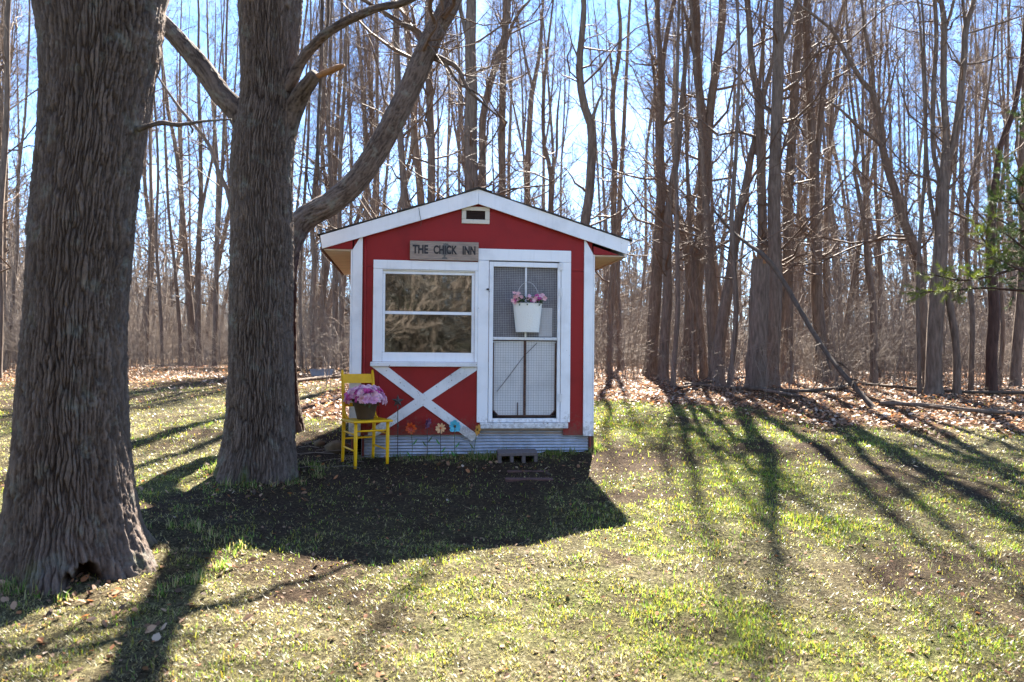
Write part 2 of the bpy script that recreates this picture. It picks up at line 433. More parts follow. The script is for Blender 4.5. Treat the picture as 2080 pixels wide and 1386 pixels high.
# --- leaf litter
def leaves(name, xx, yy, size, cols, lift=.012, up=.9, mat='litter'):
    n = len(xx); z = gsurf(xx, yy)+lift*(.3+rng.random(n))
    az = rng.random(n)*2*np.pi; t1 = (rng.random(n)-.5)*up; t2 = (rng.random(n)-.5)*up
    d = np.stack([np.cos(az)*np.cos(t1), np.sin(az)*np.cos(t1), np.sin(t1)], 1)
    s = np.stack([-np.sin(az)*np.cos(t2), np.cos(az)*np.cos(t2), np.sin(t2)], 1)
    nn = np.cross(d, s); sz = size[:, None]; c = np.stack([xx, yy, z], 1)
    cu = (rng.random(n)-.3)[:, None]*.55
    pts = [(-.55, 0, .0), (-.15, .36, 1.), (.25, .30, 1.), (.6, 0, .3), (.22, -.33, 1.), (-.18, -.35, 1.)]
    V = np.stack([c+d*sz*a+s*sz*b_+nn*sz*cu*k*.5 for a, b_, k in pts], 1).reshape(-1, 3)
    i = np.arange(n)[:, None]*6
    o = link(name, mesh_np(name, V, [i+np.array([[0, 1, 2, 3]]), i+np.array([[0, 3, 4, 5]])], [M[mat]], np.repeat(cols, 6, 0), smooth=False))
    o['kind'] = 'stuff'; return o
def leafcols(n, pale=.3):
    t = rng.random(n); pal = np.array([[.16, .085, .045], [.31, .165, .085], [.45, .28, .17], [.58, .45, .33], [.42, .17, .065], [.09, .052, .034]])
    c = pal[rng.choice(6, n, p=[.2, .24, .2, pale*.5, .36-pale*.5-.1, .1])]*(.75+.5*rng.random(n))[:, None]
    return c
n = 110000
yy = 6.8+rng.random(n)**1.5*21; xx = (rng.random(n)*2-1)*(.82*yy+1)
lf, so, gr, a1, a2 = masks(xx, yy)
tail = .05*np.exp(-np.maximum(leaf_edge(xx)-yy, 0)/.9)
k = rng.random(n) < np.maximum(lf**1.3, tail)*(.30+.70*(fbm(xx*2, yy*2, 1., 2) > .42))
lu = (xx-OX)*math.cos(YAW)+(yy-OY)*math.sin(YAW); lw = -(xx-OX)*math.sin(YAW)+(yy-OY)*math.cos(YAW)
k &= ~((lu > -.1) & (lu < 2.53) & (lw > -.1) & (lw < 2.5))
xx, yy = xx[k], yy[k]
o = leaves('leaf_litter', xx, yy, .028+.042*rng.random(len(xx)), leafcols(len(xx)), .03, 1.3)
o['label'] = 'brown and orange fallen leaves along the edge of the wood'; o['category'] = 'fallen leaves'
xx, yy = scatter(8000, 2.7, 13, 1.5)
o = leaves('leaf_crumbs', xx, yy, .007+.026*rng.random(len(xx))**2.2, leafcols(len(xx), .08)*.6, .012, 1.2, 'crumb')
o['label'] = 'small dry leaf bits and twigs scattered over the lawn'; o['category'] = 'leaf bits'

# --- taller tufts where no mower reaches: round the big trunks, along the coop skirt and the step
def tufts():
    spots = []
    for cx, cy, r, k in ((-2.36, 4.72, .56, 46), (-2.2, 6.95, .43, 34)):
        a = rng.random(k)*6.283; spots += [(cx+math.cos(t)*r*(1+.25*q), cy+math.sin(t)*r*(1+.25*q)) for t, q in zip(a, rng.random(k))]
    for k in range(52):
        u = 2.5*rng.random() if k < 34 else 1.15+.55*rng.random(); w = -.03-.10*rng.random()-(.12 if k > 34 else 0)
        spots.append((OX+u*math.cos(YAW)-w*math.sin(YAW), OY+u*math.sin(YAW)+w*math.cos(YAW)))
    for k in range(16): spots.append((OX+(2.44+.10*rng.random())*math.cos(YAW), OY+.33+.5*rng.random()))
    S_ = np.repeat(np.array(spots), 26, 0); n = len(S_); xx, yy = S_[:, 0]+rng.normal(size=n)*.028, S_[:, 1]+rng.normal(size=n)*.028
    h = .025+.075*rng.random(n)**1.6; az = rng.random(n)*6.283; ln = .15+.8*rng.random(n); d = np.stack([np.cos(az), np.sin(az), 0*az], 1); sd_ = np.stack([-np.sin(az), np.cos(az), 0*az], 1)*.0028
    p0 = np.stack([xx, yy, gsurf(xx, yy)-.006], 1); upv = np.array([0, 0, 1.])
    p1 = p0+d*(np.sin(ln*.5)*h*.55)[:, None]+upv*(np.cos(ln*.5)*h*.55)[:, None]; p2 = p1+d*(np.sin(ln*1.5)*h*.55)[:, None]+upv*(np.cos(ln*1.5)*h*.55)[:, None]
    V = np.stack([p0-sd_, p0+sd_, p1+sd_*.8, p1-sd_*.8, p2], 1).reshape(-1, 3); i = np.arange(n)[:, None]*5
    g_ = rng.random(n)[:, None] < .55; c = np.where(g_, np.array([.11, .19, .03]), np.array([.38, .31, .17]))*(.6+.7*rng.random(n))[:, None]
    o = link('grass_tufts', mesh_np('grass_tufts', V, [i+np.array([[0, 1, 2, 3]]), i+np.array([[3, 2, 4]])], [M['grass']], np.repeat(c, 5, 0)))
    o['kind'] = 'stuff'; o['label'] = 'longer grass tufts round the big trunks and along the coop skirt'; o['category'] = 'grass tufts'
tufts()
xx = np.r_[-2.36+rng.normal(size=150)*.55, -2.2+rng.normal(size=110)*.5, -.3+rng.normal(size=60)*.9]; yy = np.r_[4.2+rng.normal(size=150)*.35, 6.6+rng.normal(size=110)*.35, 7.3+rng.normal(size=60)*.2]
o = leaves('fallen_leaves', xx, yy, .022+.035*rng.random(len(xx)), leafcols(len(xx), .1)*.8, .02, 1.5, 'crumb'); o['label'] = 'curled dead leaves gathered round the feet of the big trunks'; o['category'] = 'fallen leaves'

# ------------------------------------------------------------------ trees
def sprout(P, Rr, npp, tlo, thi, Ls, ang, rfrac, m, upk, wig, rcap, zmin=None, out=None):
    k, m0, _ = P.shape
    t = tlo+(thi-tlo)*rng.random((k, npp)); f = t*(m0-1); i = np.clip(f.astype(int), 0, m0-2); fr = (f-i)[..., None]
    kk = np.arange(k)[:, None]
    p = P[kk, i]*(1-fr)+P[kk, i+1]*fr; r = Rr[kk, i]*(1-fr[..., 0])+Rr[kk, i+1]*fr[..., 0]
    T = P[kk, i+1]-P[kk, i]; T /= np.linalg.norm(T, axis=-1, keepdims=True)+1e-9
    p, r, T, t = p.reshape(-1, 3), r.ravel(), T.reshape(-1, 3), t.ravel()
    if zmin is not None:
        kp = p[:, 2] > zmin; p, r, T, t = p[kp], r[kp], T[kp], t[kp]
    n = len(p)
    v = rng.normal(size=(n, 3)); v -= (v*T).sum(1, keepdims=True)*T; v /= np.linalg.norm(v, axis=1, keepdims=True)+1e-9
    a = ang[0]+(ang[1]-ang[0])*rng.random(n)
    d = T*np.cos(a)[:, None]+v*np.sin(a)[:, None]
    Lb = (Ls[0]+(Ls[1]-Ls[0])*rng.random(n)**1.4)*(1.15-.75*t)
    r0 = np.minimum(r*rfrac*(.6+.6*rng.random(n)), rcap)
    s = np.linspace(0, 1, m)
    w = np.cumsum(rng.normal(size=(n, m, 3))*wig, axis=1); w -= w[:, :1]
    Q = p[:, None]+d[:, None]*(s[None, :, None]*Lb[:, None, None])+w*Lb[:, None, None]
    Q[:, :, 2] += upk*(s**2)[None]*Lb[:, None]
    return Q, np.maximum(r0[:, None]*(1-.8*s)[None], .0016)
def crown_geo(stems, z0, dens=2.0, size=1., twigs=(7, 6), rmin=.0024, zthin=8.5):
    parts = []
    L1P, L1R = [], []
    for P, Rr in stems:
        Ln = np.linalg.norm(np.diff(P, axis=0), axis=1).sum()
        q, r = sprout(P[None], Rr[None], max(2, int(Ln*dens)), .08, .98, (.6*size, 2.7*size), (.7, 1.4), .34, 6, .22, .06, .034, zmin=z0)
        kp = (q[:, 0, 2] < zthin) | (rng.random(len(q)) < .25); q, r = q[kp], r[kp]
        if len(q): L1P.append(q); L1R.append(r)
    if not L1P: return None
    P1, R1 = np.concatenate(L1P), np.maximum(np.concatenate(L1R), rmin*1.6)
    P2, R2 = sprout(P1, R1, twigs[0], .12, 1., (.25*size, 1.2*size), (.5, 1.25), .5, 4, .14, .06, .012); R2 = np.maximum(R2, rmin*1.1)
    P3, R3 = sprout(P2, R2, twigs[1], .12, 1., (.12*size, .62*size), (.5, 1.2), .65, 3, .1, .06, .007); R3 = np.maximum(R3, rmin*.8)
    return join([tubes(P1, R1, 4), tubes(P2, R2, 3), tubes(P3, R3, 3)])
def stem_mesh(stems, K=11, rough=.08):
    parts = []
    for P, Rr in stems:
        V, fs = tubes(P[None], Rr[None], K)
        C = np.repeat(P, K, 0)
        th = np.tile(np.arange(K), len(P))
        nn = vnoise(th*.9+P[0, 0]*7, np.repeat(np.arange(len(P)), K)*.55, P[0, 1])
        V = C+(V-C)*(1+rough*2*(nn-.5))[:, None]
        parts.append((V, fs))
    return join(parts)
def cosw(px): return 1/math.sqrt(1+((px-CX_PX)/F_PX)**2)     # round things off the lens axis look wider than they are
def make_tree(name, label, cat, stems_px, bark='bark', Y=None, group=None, H=None, z0=2.0, dens=2.4, size=1., twigs=(7, 6), flare=1.35):
    b0 = stems_px[0][0]
    if Y is None:
        g = G(b0[0], b0[1]); Y = float(g[1])
    H = H or 13.5+4*rng.random()
    stems = []
    base = None
    for si, st in enumerate(stems_px):
        pts = [np.r_[at(a, b_, Y), w*Y/F_PX/2*cosw(a)*.92] for a, b_, w in st]
        if si == 0:
            zg = float(gz(Y)); base = np.array([pts[0][0], Y, zg])
            pts[0][2] = min(pts[0][2], zg+.02); pts.insert(0, np.r_[pts[0][0], Y, zg-.12, pts[0][3]*flare]); pts[1][2] = max(pts[1][2], zg+.10)
        if st[-1][1] <= 5:
            d = pts[-1][:3]-pts[-2][:3]; d /= np.linalg.norm(d); d = d*.7+np.array([0, 0, .4]); zt = base[2]+H*(1 if si == 0 else .85+.12*rng.random())
            p = pts[-1].copy(); steps = 4; dz = max((zt-p[2])/steps, .4)
            for q in range(steps):
                d = d+rng.normal(size=3)*.10; d[2] = max(d[2], .5); d /= np.linalg.norm(d)
                p = np.r_[p[:3]+d*dz, max(pts[-1][3]*(1-(q+1)/steps*.9), .008)]; pts.append(p)
            # depth wander of the part out of the picture comes from d
        else:
            pts[-1][3] *= .5
        S = spline(np.array(pts), max(10, 3*len(pts)))
        S[:, 1] += (vnoise(S[:, 2]*.5, si*3.1+b0[0], 2.)-.5)*.12
        stems.append((S[:, :3]-base, np.maximum(S[:, 3], .006)))
    t = thing(name, label, cat, base, 0, group)
    V, fs = stem_mesh(stems[:1]); link('trunk', mesh_np('trunk', V, fs, [M[bark]]), t)
    for s_ in stems[1:]:
        V, fs = stem_mesh([s_]); link('limb', mesh_np('limb', V, fs, [M[bark]]), t)
    cg = crown_geo(stems, z0, dens, size, twigs)
    if cg: link('crown', mesh_np('crown', cg[0], cg[1], [M['twig']]), t)
    return t
# --- the trees of the wood's edge, traced one by one: (picture x, picture y, width) from foot to top
ED = 'trees standing along the edge of the wood'
T = [
 ('sinuous dark trunk rising over the right roof slope with a small broken side fork', [[(1186,772,26),(1187,560,23),(1187,465,22),(1197,400,21),(1203,300,20),(1200,250,19),(1187,215,18),(1178,165,16),(1177,120,15),(1182,65,14),(1185,0,12)], [(1202,245,9),(1212,215,6),(1228,178,3)], [(1178,125,6),(1168,105,4),(1158,78,3)]], 16.5),
 ('thin dark trunk above the right roof corner ending in two bare tips', [[(1236,760,15),(1241,617,14),(1247,520,13),(1247,400,13),(1250,320,12),(1245,250,12),(1246,180,11),(1257,120,9),(1260,50,8),(1256,0,7)], [(1246,185,7),(1241,130,6),(1237,82,3)]], None),
 ('slim trunk standing just outside the right eave, behind the thin dark one', [[(1262,757,16),(1256,664,15),(1253,586,14),(1255,520,13),(1259,400,11),(1268,250,9),(1275,100,7),(1280,0,6)]], None),
 ('tall straight trunk first right of the coop, forked near the top', [[(1322,768,34),(1325,700,28),(1335,550,25),(1340,450,23),(1344,370,21),(1340,300,19),(1342,240,18),(1343,145,16),(1337,75,11),(1335,0,10)], [(1344,155,12),(1355,70,10),(1370,0,9)], [(1343,262,7),(1360,235,6),(1380,210,5),(1420,185,3)]], None),
 ('brown trunk just right of the tall straight forked one, with a kink at roof height', [[(1347,772,26),(1350,680,22),(1355,600,21),(1354,500,19),(1360,400,16),(1378,300,13),(1384,217,11),(1391,150,10),(1400,60,8),(1408,0,7)]], None),
 ('thin trunk at the leaf edge, closest right of the brown kinked trunk', [[(1367,785,12),(1377,640,11),(1375,560,10),(1374,440,9),(1372,300,8),(1376,150,7),(1380,0,6)]], None),
 ('leaning trunk that bows left to touch the tall straight trunk at roof height', [[(1405,770,24),(1398,680,23),(1402,574,22),(1397,524,21),(1390,478,20),(1374,431,18),(1352,390,15),(1345,340,10),(1338,250,7),(1325,120,6),(1312,0,5)]], 17.6),
 ('large furrowed tree whose two heavy leaders split into a tall V above the row', [[(1397,770,40),(1404,680,34),(1412,610,31),(1420,540,29),(1427,450,29),(1431,370,30),(1432,310,32),(1430,280,20),(1424,217,18),(1416,155,18),(1414,62,19),(1411,0,19)], [(1434,330,22),(1438,290,20),(1445,200,19),(1455,140,19),(1464,62,18),(1467,0,18)], [(1414,120,9),(1400,75,8),(1390,20,6),(1384,0,5)], [(1442,185,6),(1480,178,6),(1520,165,4),(1545,150,3)]], None),
 ('brown trunk leaning against the foot of the large forked tree on its right side', [[(1452,775,30),(1448,680,28),(1444,586,26),(1438,500,22),(1434,430,18),(1428,350,12),(1418,220,9),(1408,100,7),(1400,0,6)]], None),
 ('short dark stem crossing the foot of the large forked tree', [[(1430,772,20),(1426,710,18),(1419,642,16),(1408,560,13),(1400,450,10),(1395,320,8),(1390,160,6),(1386,0,5)]], 16.6),
 ('sloping trunk left of the broken stump, leaning right as it rises', [[(1458,779,30),(1461,695,27),(1470,633,25),(1483,560,23),(1490,500,22),(1503,430,20),(1516,372,18),(1522,326,16),(1534,279,13),(1540,200,10),(1552,90,8),(1560,0,6)]], None),
 ('dark snag like stem beside the broken stump, bare and crooked', [[(1480,790,13),(1490,700,12),(1494,620,12),(1490,540,11),(1486,430,10),(1494,330,9),(1497,250,8),(1502,120,7),(1498,0,6)]], None),
 ('tree with a tall narrow fork behind the broken stump', [[(1540,782,26),(1542,600,24),(1547,480,22),(1544,341,21),(1543,279,21),(1540,202,20),(1533,171,15),(1524,109,14),(1522,47,14),(1518,0,13)], [(1543,225,14),(1552,185,12),(1562,150,10),(1570,110,7)], [(1548,200,6),(1552,120,5),(1545,40,4),(1548,0,4)]], 15.2),
 ('thickest straight trunk right behind the broken stump, running off the top', [[(1566,782,34),(1570,680,31),(1574,560,30),(1572,430,29),(1575,280,27),(1579,186,26),(1581,93,25),(1582,0,24)], [(1582,105,8),(1600,65,9),(1612,20,9),(1620,0,9)]], 14.6),
 ('straight trunk with mottled bark, first right of the broken stump', [[(1600,778,32),(1600,680,28),(1601,586,26),(1603,493,24),(1602,400,23),(1609,295,21),(1613,217,20),(1618,124,19),(1624,62,18),(1621,0,18)]], None),
 ('straight tree split low into two close leaders behind the leaning dead pole', [[(1668,778,32),(1665,680,28),(1658,600,26),(1658,524,25),(1655,430,24),(1655,340,22),(1649,280,17),(1646,186,17),(1641,93,17),(1640,0,18)], [(1657,345,17),(1662,310,15),(1668,248,15),(1674,186,13),(1686,124,12),(1699,62,10),(1717,0,8)]], None),
 ('slender trunk pressed close to the right of the twin leader tree', [[(1683,772,18),(1679,617,16),(1677,524,15),(1680,415,13),(1686,330,11),(1693,200,9),(1705,100,7),(1718,0,6)]], None),
 ('dim brown trunk leaning right in the gap beyond the dead pole', [[(1705,774,14),(1717,664,14),(1733,570,13),(1745,493,12),(1756,400,10),(1764,300,8),(1772,150,6),(1780,0,5)]], 18.5),
 ('crooked thin black trunk with an S bend in the bright gap', [[(1774,782,18),(1771,690,17),(1770,602,16),(1761,555,14),(1755,462,12),(1743,400,10),(1739,370,9),(1733,341,8),(1742,298,8),(1737,254,7),(1728,180,6),(1722,60,5),(1720,0,4)]], None),
 ('straight young trunk with yellow sprigs beside the crooked black trunk', [[(1789,768,10),(1788,620,10),(1785,500,9),(1780,380,8),(1783,240,7),(1788,100,5),(1790,0,4)]], 18),
 ('long trunk leaning far left with wide crooked limbs near the picture top', [[(1884,792,24),(1876,680,24),(1866,560,23),(1855,502,22),(1833,453,21),(1820,400,20),(1805,350,18),(1793,295,17),(1792,255,15),(1783,223,13),(1776,192,12),(1755,167,11),(1717,102,10),(1693,59,8),(1646,22,6),(1610,-20,5)], [(1783,225,9),(1777,180,9),(1773,120,8),(1760,70,7),(1752,0,6)], [(1793,300,10),(1783,288,9),(1745,258,8),(1708,223,6),(1678,202,4)], [(1793,232,6),(1806,190,5),(1822,130,4),(1845,95,3)]], None),
 ('thin pale trunk in front of the foot of the leaning limbed tree', [[(1868,802,11),(1868,700,11),(1866,600,10),(1872,480,9),(1880,350,8),(1876,200,7),(1868,60,6),(1862,0,5)]], None),
 ('broad hollow sided tree with four tall stems spreading like a fan', [[(1898,803,44),(1898,740,38),(1901,660,36),(1905,586,35),(1909,493,33),(1912,400,30),(1918,320,22),(1918,264,16),(1914,186,15),(1914,109,15),(1915,47,15),(1908,0,11)], [(1920,345,16),(1932,295,16),(1938,264,16),(1948,186,16),(1957,124,16),(1963,53,15),(1982,-5,12)], [(1910,390,11),(1904,341,11),(1895,310,11),(1893,248,11),(1895,170,11),(1901,78,10),(1898,0,10)], [(1915,75,8),(1928,35,8),(1938,0,7)], [(1962,60,8),(1957,20,8),(1957,0,8)], [(1966,68,5),(2010,55,5),(2060,38,4),(2085,30,3)], [(1960,130,5),(2000,125,5),(2030,110,4),(2062,80,3)]], None),
 ('reddish trunk leaning out right from behind the fan shaped tree', [[(1943,803,20),(1942,710,18),(1935,664,17),(1926,600,16),(1916,540,14),(1900,450,10),(1885,330,7),(1880,150,6),(1872,0,5)]], None),
 ('straight slim trunk between the fan shaped tree and the dark peeling trunk', [[(1970,800,14),(1973,710,13),(1974,648,12),(1970,586,12),(1964,500,11),(1968,400,9),(1990,300,7),(2010,180,6),(2020,60,5),(2024,0,4)]], None),
 ('dark peeling red brown trunk that bends off to the upper right behind the pine boughs', [[(2010,803,30),(2010,710,28),(2016,648,27),(2016,586,26),(2014,493,24),(2018,430,20),(2028,341,16),(2038,285,15),(2060,233,14),(2070,186,13),(2078,124,12),(2084,40,10),(2090,-5,9)]], None, 'bark_dark'),
 ('thin curved stem tucked behind the dark peeling trunk', [[(2030,785,12),(2038,690,11),(2036,586,10),(2030,460,9),(2040,320,8),(2050,150,6),(2054,0,5)]], None),
 ('trunk at the far right picture edge with a sunlit orange brown patch', [[(2062,787,28),(2066,710,26),(2074,617,25),(2078,500,23),(2076,380,20),(2082,240,17),(2086,100,14),(2090,-5,12)]], None),
 ('tall thick trunk rising behind the roof peak', [[(962,772,40),(960,560,34),(958,385,31),(956,280,29),(958,186,27),(956,93,24),(957,0,22)], [(955,110,10),(943,50,10),(932,0,9)]], 16.4),
 ('trunk leaning right out of the foot of the tall trunk behind the roof peak', [[(982,772,20),(981,560,18),(981,385,16),(980,250,16),(989,195,15),(1004,140,14),(1022,85,14),(1030,40,11),(1034,0,10)]], 16.9),
 ('straight trunk right of the roof peak with a fork arching to the right', [[(1018,772,20),(1019,560,18),(1020,397,16),(1020,280,15),(1021,186,15),(1024,109,14),(1027,0,14)], [(1024,105,9),(1034,70,8),(1053,28,7),(1080,-4,5)]], 17.4),
 ('pale dim trunk forked in a narrow V above the right roof slope', [[(1070,765,17),(1070,500,15),(1071,400,14),(1073,310,13),(1079,202,12),(1086,165,10),(1097,100,8),(1102,20,6),(1104,0,5)], [(1081,175,7),(1070,130,5),(1055,60,4),(1048,0,3)]], 21),
 ('twisted brown tree with crooked branches low behind the right roof slope', [[(1120,770,15),(1119,560,13),(1119,430,12),(1119,341,11),(1111,322,9),(1104,280,8),(1104,200,8),(1110,120,6),(1124,0,4)], [(1118,350,7),(1130,320,6),(1132,240,5),(1140,160,4)]], 18),
 ('left of two neighbour trunks above the left roof slope, dark and straight', [[(832,772,22),(830,560,19),(823,419,16),(817,326,15),(811,248,14),(806,109,13),(805,0,12)]], 17),
 ('grey trunk leaning left, middle of three above the left roof slope', [[(866,772,22),(862,560,19),(854,388,17),(842,280,16),(839,186,15),(828,78,14),(822,0,13)]], 18, 'bark_pale_haze'),
 ('straight brown trunk right of the grey leaning one above the left roof slope', [[(872,772,23),(874,560,20),(876,412,18),(876,310,17),(873,217,16),(870,109,15),(870,0,13)]], 17.2),
 ('thin trunk seen between the curved tree and the left roof corner', [[(696,762,12),(692,560,11),(689,400,10),(692,300,9),(698,200,8),(703,100,7),(706,0,6)]], 19),
 ('bowed trunk with pale bark just left of the coop', [[(640,755,14),(634,640,12),(639,530,12),(634,466,11),(640,360,10),(652,250,8),(662,120,7),(668,0,6)]], 20, 'bark_pale_haze'),
 ('dim trunk close behind the left eave of the coop', [[(651,752,13),(655,620,12),(665,520,11),(676,420,10),(684,300,9),(690,150,7),(694,0,6)]], 21),
 ('brown trunk half hidden by the soffit of the left eave', [[(680,757,14),(681,640,13),(680,540,12),(676,400,11),(668,260,9),(672,100,7),(674,0,6)]], 19.5),
 ('thin sapling trunk right beside the second big trunk', [[(613,752,9),(611,640,8),(610,540,8),(618,400,7),(626,250,6),(630,0,4)]], 20),
 ('dark trunk curving left between the two big trunks', [[(391,744,19),(387,640,17),(380,535,15),(374,472,14),(366,376,12),(353,284,10),(341,225,9),(330,120,8),(322,0,7)]], None),
 ('straight forked trunk between the two big trunks, right of the curving one', [[(405,747,17),(401,650,15),(402,514,13),(407,409,11),(407,305,9),(405,200,8),(403,80,6),(402,0,5)], [(406,450,8),(419,376,7),(430,325,6),(436,250,5),(448,120,4),(455,0,3)]], None),
 ('orange brown trunk near the left side of the second big trunk', [[(435,742,13),(438,640,12),(441,556,11),(444,451,9),(452,330,8),(458,180,6),(462,0,5)]], 22),
 ('thin trunk near the first big trunk, leftmost in the gap', [[(297,743,8),(300,660,8),(303,577,7),(308,430,6),(304,260,5),(310,0,4)]], 23),
 ('thin curved stem second from the left in the gap between big trunks', [[(331,742,9),(329,670,9),(324,598,8),(316,480,7),(320,340,6),(312,160,5),(308,0,4)]], 22.5),
 ('slender stem leaning left behind the curving dark trunk', [[(366,742,10),(363,640,9),(356,540,8),(343,430,7),(338,300,6),(330,150,5),(326,0,4)]], 23.5),
 ('long leaning stem slanting down rightward behind the second big trunk', [[(500,750,13),(482,520,12),(466,401,11),(445,350,10),(424,292,9),(395,255,8),(366,221,7),(330,170,5),(300,120,4)]], 15.5),
 ('dark trunk at the far left picture edge', [[(-6,762,20),(-2,600,18),(3,460,17),(8,300,15),(12,200,14),(20,0,12)]], 14.5),
 ('thin leaning trunk at the left edge beside the first big trunk', [[(10,748,11),(22,620,10),(34,490,9),(40,360,8),(52,200,6),(60,0,5)]], 20),
]
for row in T:
    lab, st, Yt = row[:3]
    make_tree('bare_tree', lab, 'tree', st, row[3] if len(row) > 3 else 'bark', Yt, ED)

# --- broken stump and the dead pole leaning on it
sb = G(1534, 793); t = thing('broken_stump', 'broken off trunk with a splintered top holding the leaning dead pole', 'stump', sb)
pts = [np.r_[at(a, b_, sb[1])-sb, w*sb[1]/F_PX/2] for a, b_, w in [(1534,792,54),(1535,770,44),(1537,720,40),(1541,640,38),(1543,580,37),(1545,528,35)]]
pts[0][2] = -.12; S = spline(np.array(pts), 26)
V, fs = stem_mesh([(S[:, :3], S[:, 3])], 16, .10); link('trunk', mesh_np('trunk', V, fs, [M['bark']]), t)
mb = MB()
for k_ in range(9):
    a = k_/9*6.283; r_ = S[-1, 3]*(.75 if k_ % 2 else .45)
    p = S[-1, :3]+np.array([math.cos(a)*r_, math.sin(a)*r_, -.08]); h = .10+.22*random.random()
    mb.tube([p, p+np.array([math.cos(a)*.03, math.sin(a)*.03, h])], [.05, .004], 5)
mb.build('splinters', M['rawwood'], t)
def pole(name, label, cat, px, Ys, mat='deadwood', side=0, group=None, K=9, sink=0.):
    pts = []
    for i, (a, b_, w) in enumerate(px):
        Yi = G(a, b_)[1] if isinstance(Ys, str) else (Ys if np.isscalar(Ys) else Ys[i])
        p = at(a, b_, Yi)
        if isinstance(Ys, str): w = w*(.95 if 'log' in name else .95); p[2] = float(gsurf(np.array([p[0]]), np.array([Yi]))[0])+w*Yi/F_PX/2*.9+.03
        pts.append(np.r_[p, w*Yi/F_PX/2*cosw(a)])
    pts = np.array(pts); o0 = pts[0, :3].copy(); S = spline(pts, 5*len(pts))
    t = thing(name, label, cat, o0, 0, group)
    V, fs = stem_mesh([(S[:, :3]-o0, S[:, 3])], K, .1); link('stem', mesh_np('stem', V, fs, [M[mat]]), t)
    if side:
        q, r = sprout(S[None, :, :3]-o0, S[None, :, 3], side, .1, .95, (.25, 1.1), (.4, 1.0), .45, 5, .05, .05, .02)
        q[:, :, 2] = np.maximum(q[:, :, 2], np.interp(q[:, :, 1], [0, 1], [0, 0])-.02+0*q[:, :, 2]) if isinstance(Ys, str) else q[:, :, 2]
        q2, r2 = sprout(q, r, 3, .3, 1, (.1, .5), (.4, 1.), .6, 3, .05, .05, .01)
        V, fs = join([tubes(q, r, 5), tubes(q2, r2, 3)]); link('twig', mesh_np('twig', V, fs, [M[mat]]), t)['kind'] = 'stuff'
    return t
pole('leaning_dead_pole', 'long bare dead pole leaning down right from the broken stump to the leaves', 'dead branch',
     [(1448,425,4),(1485,468,6),(1522,498,8),(1552,520,10),(1584,561,10),(1621,623,10),(1652,676,10),(1683,723,10),(1730,780,11),(1783,838,13)],
     [14.9, 14.5, 13.9, 13.5, 13.3, 12.9, 12.5, 12.1, 11.5, 10.95], side=9)
FB = 'fallen branches lying at the edge of the leaves'
pole('fallen_branch', 'long thin fallen pole lying across the foot of the broken stump', 'fallen branch', [(1392,786,7),(1480,795,9),(1555,800,9),(1620,803,9),(1665,800,8),(1700,794,7),(1742,782,5)], 'ground', side=8, group=FB)
pole('fallen_branch', 'short fallen stick rising left of the broken stump foot', 'fallen branch', [(1378,795,6),(1420,784,6),(1470,777,5),(1527,768,4)], 'ground', side=4, group=FB)
pole('fallen_branch', 'dark short fallen stick below the broken stump', 'fallen branch', [(1552,801,8),(1590,807,8),(1628,814,6)], 'ground', 'bark', 2, FB)
pole('fallen_branch', 'fallen branch running right from behind the foot of the leaning pole', 'fallen branch', [(1752,786,7),(1840,796,8),(1940,803,8),(2090,806,9)], 'ground', side=7, group=FB)
pole('fallen_log', 'dark log lying in leaves from the pole foot to the right picture edge', 'log', [(1788,830,9),(1845,834,11),(1890,838,12),(1980,843,11),(2100,850,10)], 'ground', 'bark', 4)
pole('fallen_branch', 'pale fallen stick beside the foot of the leaning pole', 'fallen branch', [(1802,818,6),(1835,828,6),(1876,841,4)], 'ground', side=2, group=FB)
pole('fallen_branch', 'fallen branch on the leaves left of the coop behind the yellow chair', 'fallen branch', [(596,783,9),(640,777,9),(680,772,8),(730,768,6)], 'ground', 'bark', 3, FB)
pole('fallen_branch', 'far fallen branch at the wood edge between the two big trunks', 'fallen branch', [(292,748,6),(335,744,6),(385,740,5),(420,735,4)], 'ground', side=5, group=FB)
# ------------------------------------------------------------------ the two big furrowed trunks
def bark_field(u, v, nu):
    """u in cells (wraps at nu), v in cells: long interlacing plates; 0 in furrows .. 1 on the plates"""
    def worley(wu, wv, n, asp, sd):
        iu, iv = np.floor(wu), np.floor(wv); d1 = np.full(wu.shape, 9.); d2 = d1.copy(); hid = d1.copy()
        for a in (-1, 0, 1):
            for b_ in (-1, 0, 1):
                cu, cv = iu+a, iv+b_; hu = np.mod(cu, n)
                px_ = cu+.08+.84*_hash(hu, cv, hu*0+sd); py_ = cv+.05+.9*_hash(hu, cv, hu*0+sd+1)
                d = np.maximum(np.abs(wu-px_), np.abs(wv-py_)*asp)*.6+np.hypot(wu-px_, (wv-py_)*asp)*.4
                hid = np.where(d < d1, _hash(hu, cv, hu*0+sd+2), hid)
                d2 = np.where(d < d1, d1, np.minimum(d2, d)); d1 = np.minimum(d, d1)
        return d2-d1, hid
    wob = (fbm(u*.4, v*1.5, 3., 5)-.5)
    wu = u+1.8*wob; wv = v+1.3*(fbm(u*.8, v*1.2, 8., 3)-.5)
    e1, h1 = worley(wu, wv, nu, .55, 1)
    e2, h2 = worley(wu*2, wv*3.1+.4*fbm(u*2, v*5, 2., 2), nu*2, .7, 7)
    w = .15+.16*fbm(u*1.1, v*1.4, 6., 3)
    h = np.clip(e1/w, 0, 1)**.7*(.66+.34*h1)
    return np.clip(h-.24*(1-np.clip(e2/.20, 0, 1))*(h > .2), 0, 1)
mbk, nt, b = nodes('deep_furrowed_bark'); L = nt.links
rd = N(nt, 'ShaderNodeAttribute', attribute_name='ridge').outputs['Fac']; hol = N(nt, 'ShaderNodeAttribute', attribute_name='hollow').outputs['Fac']
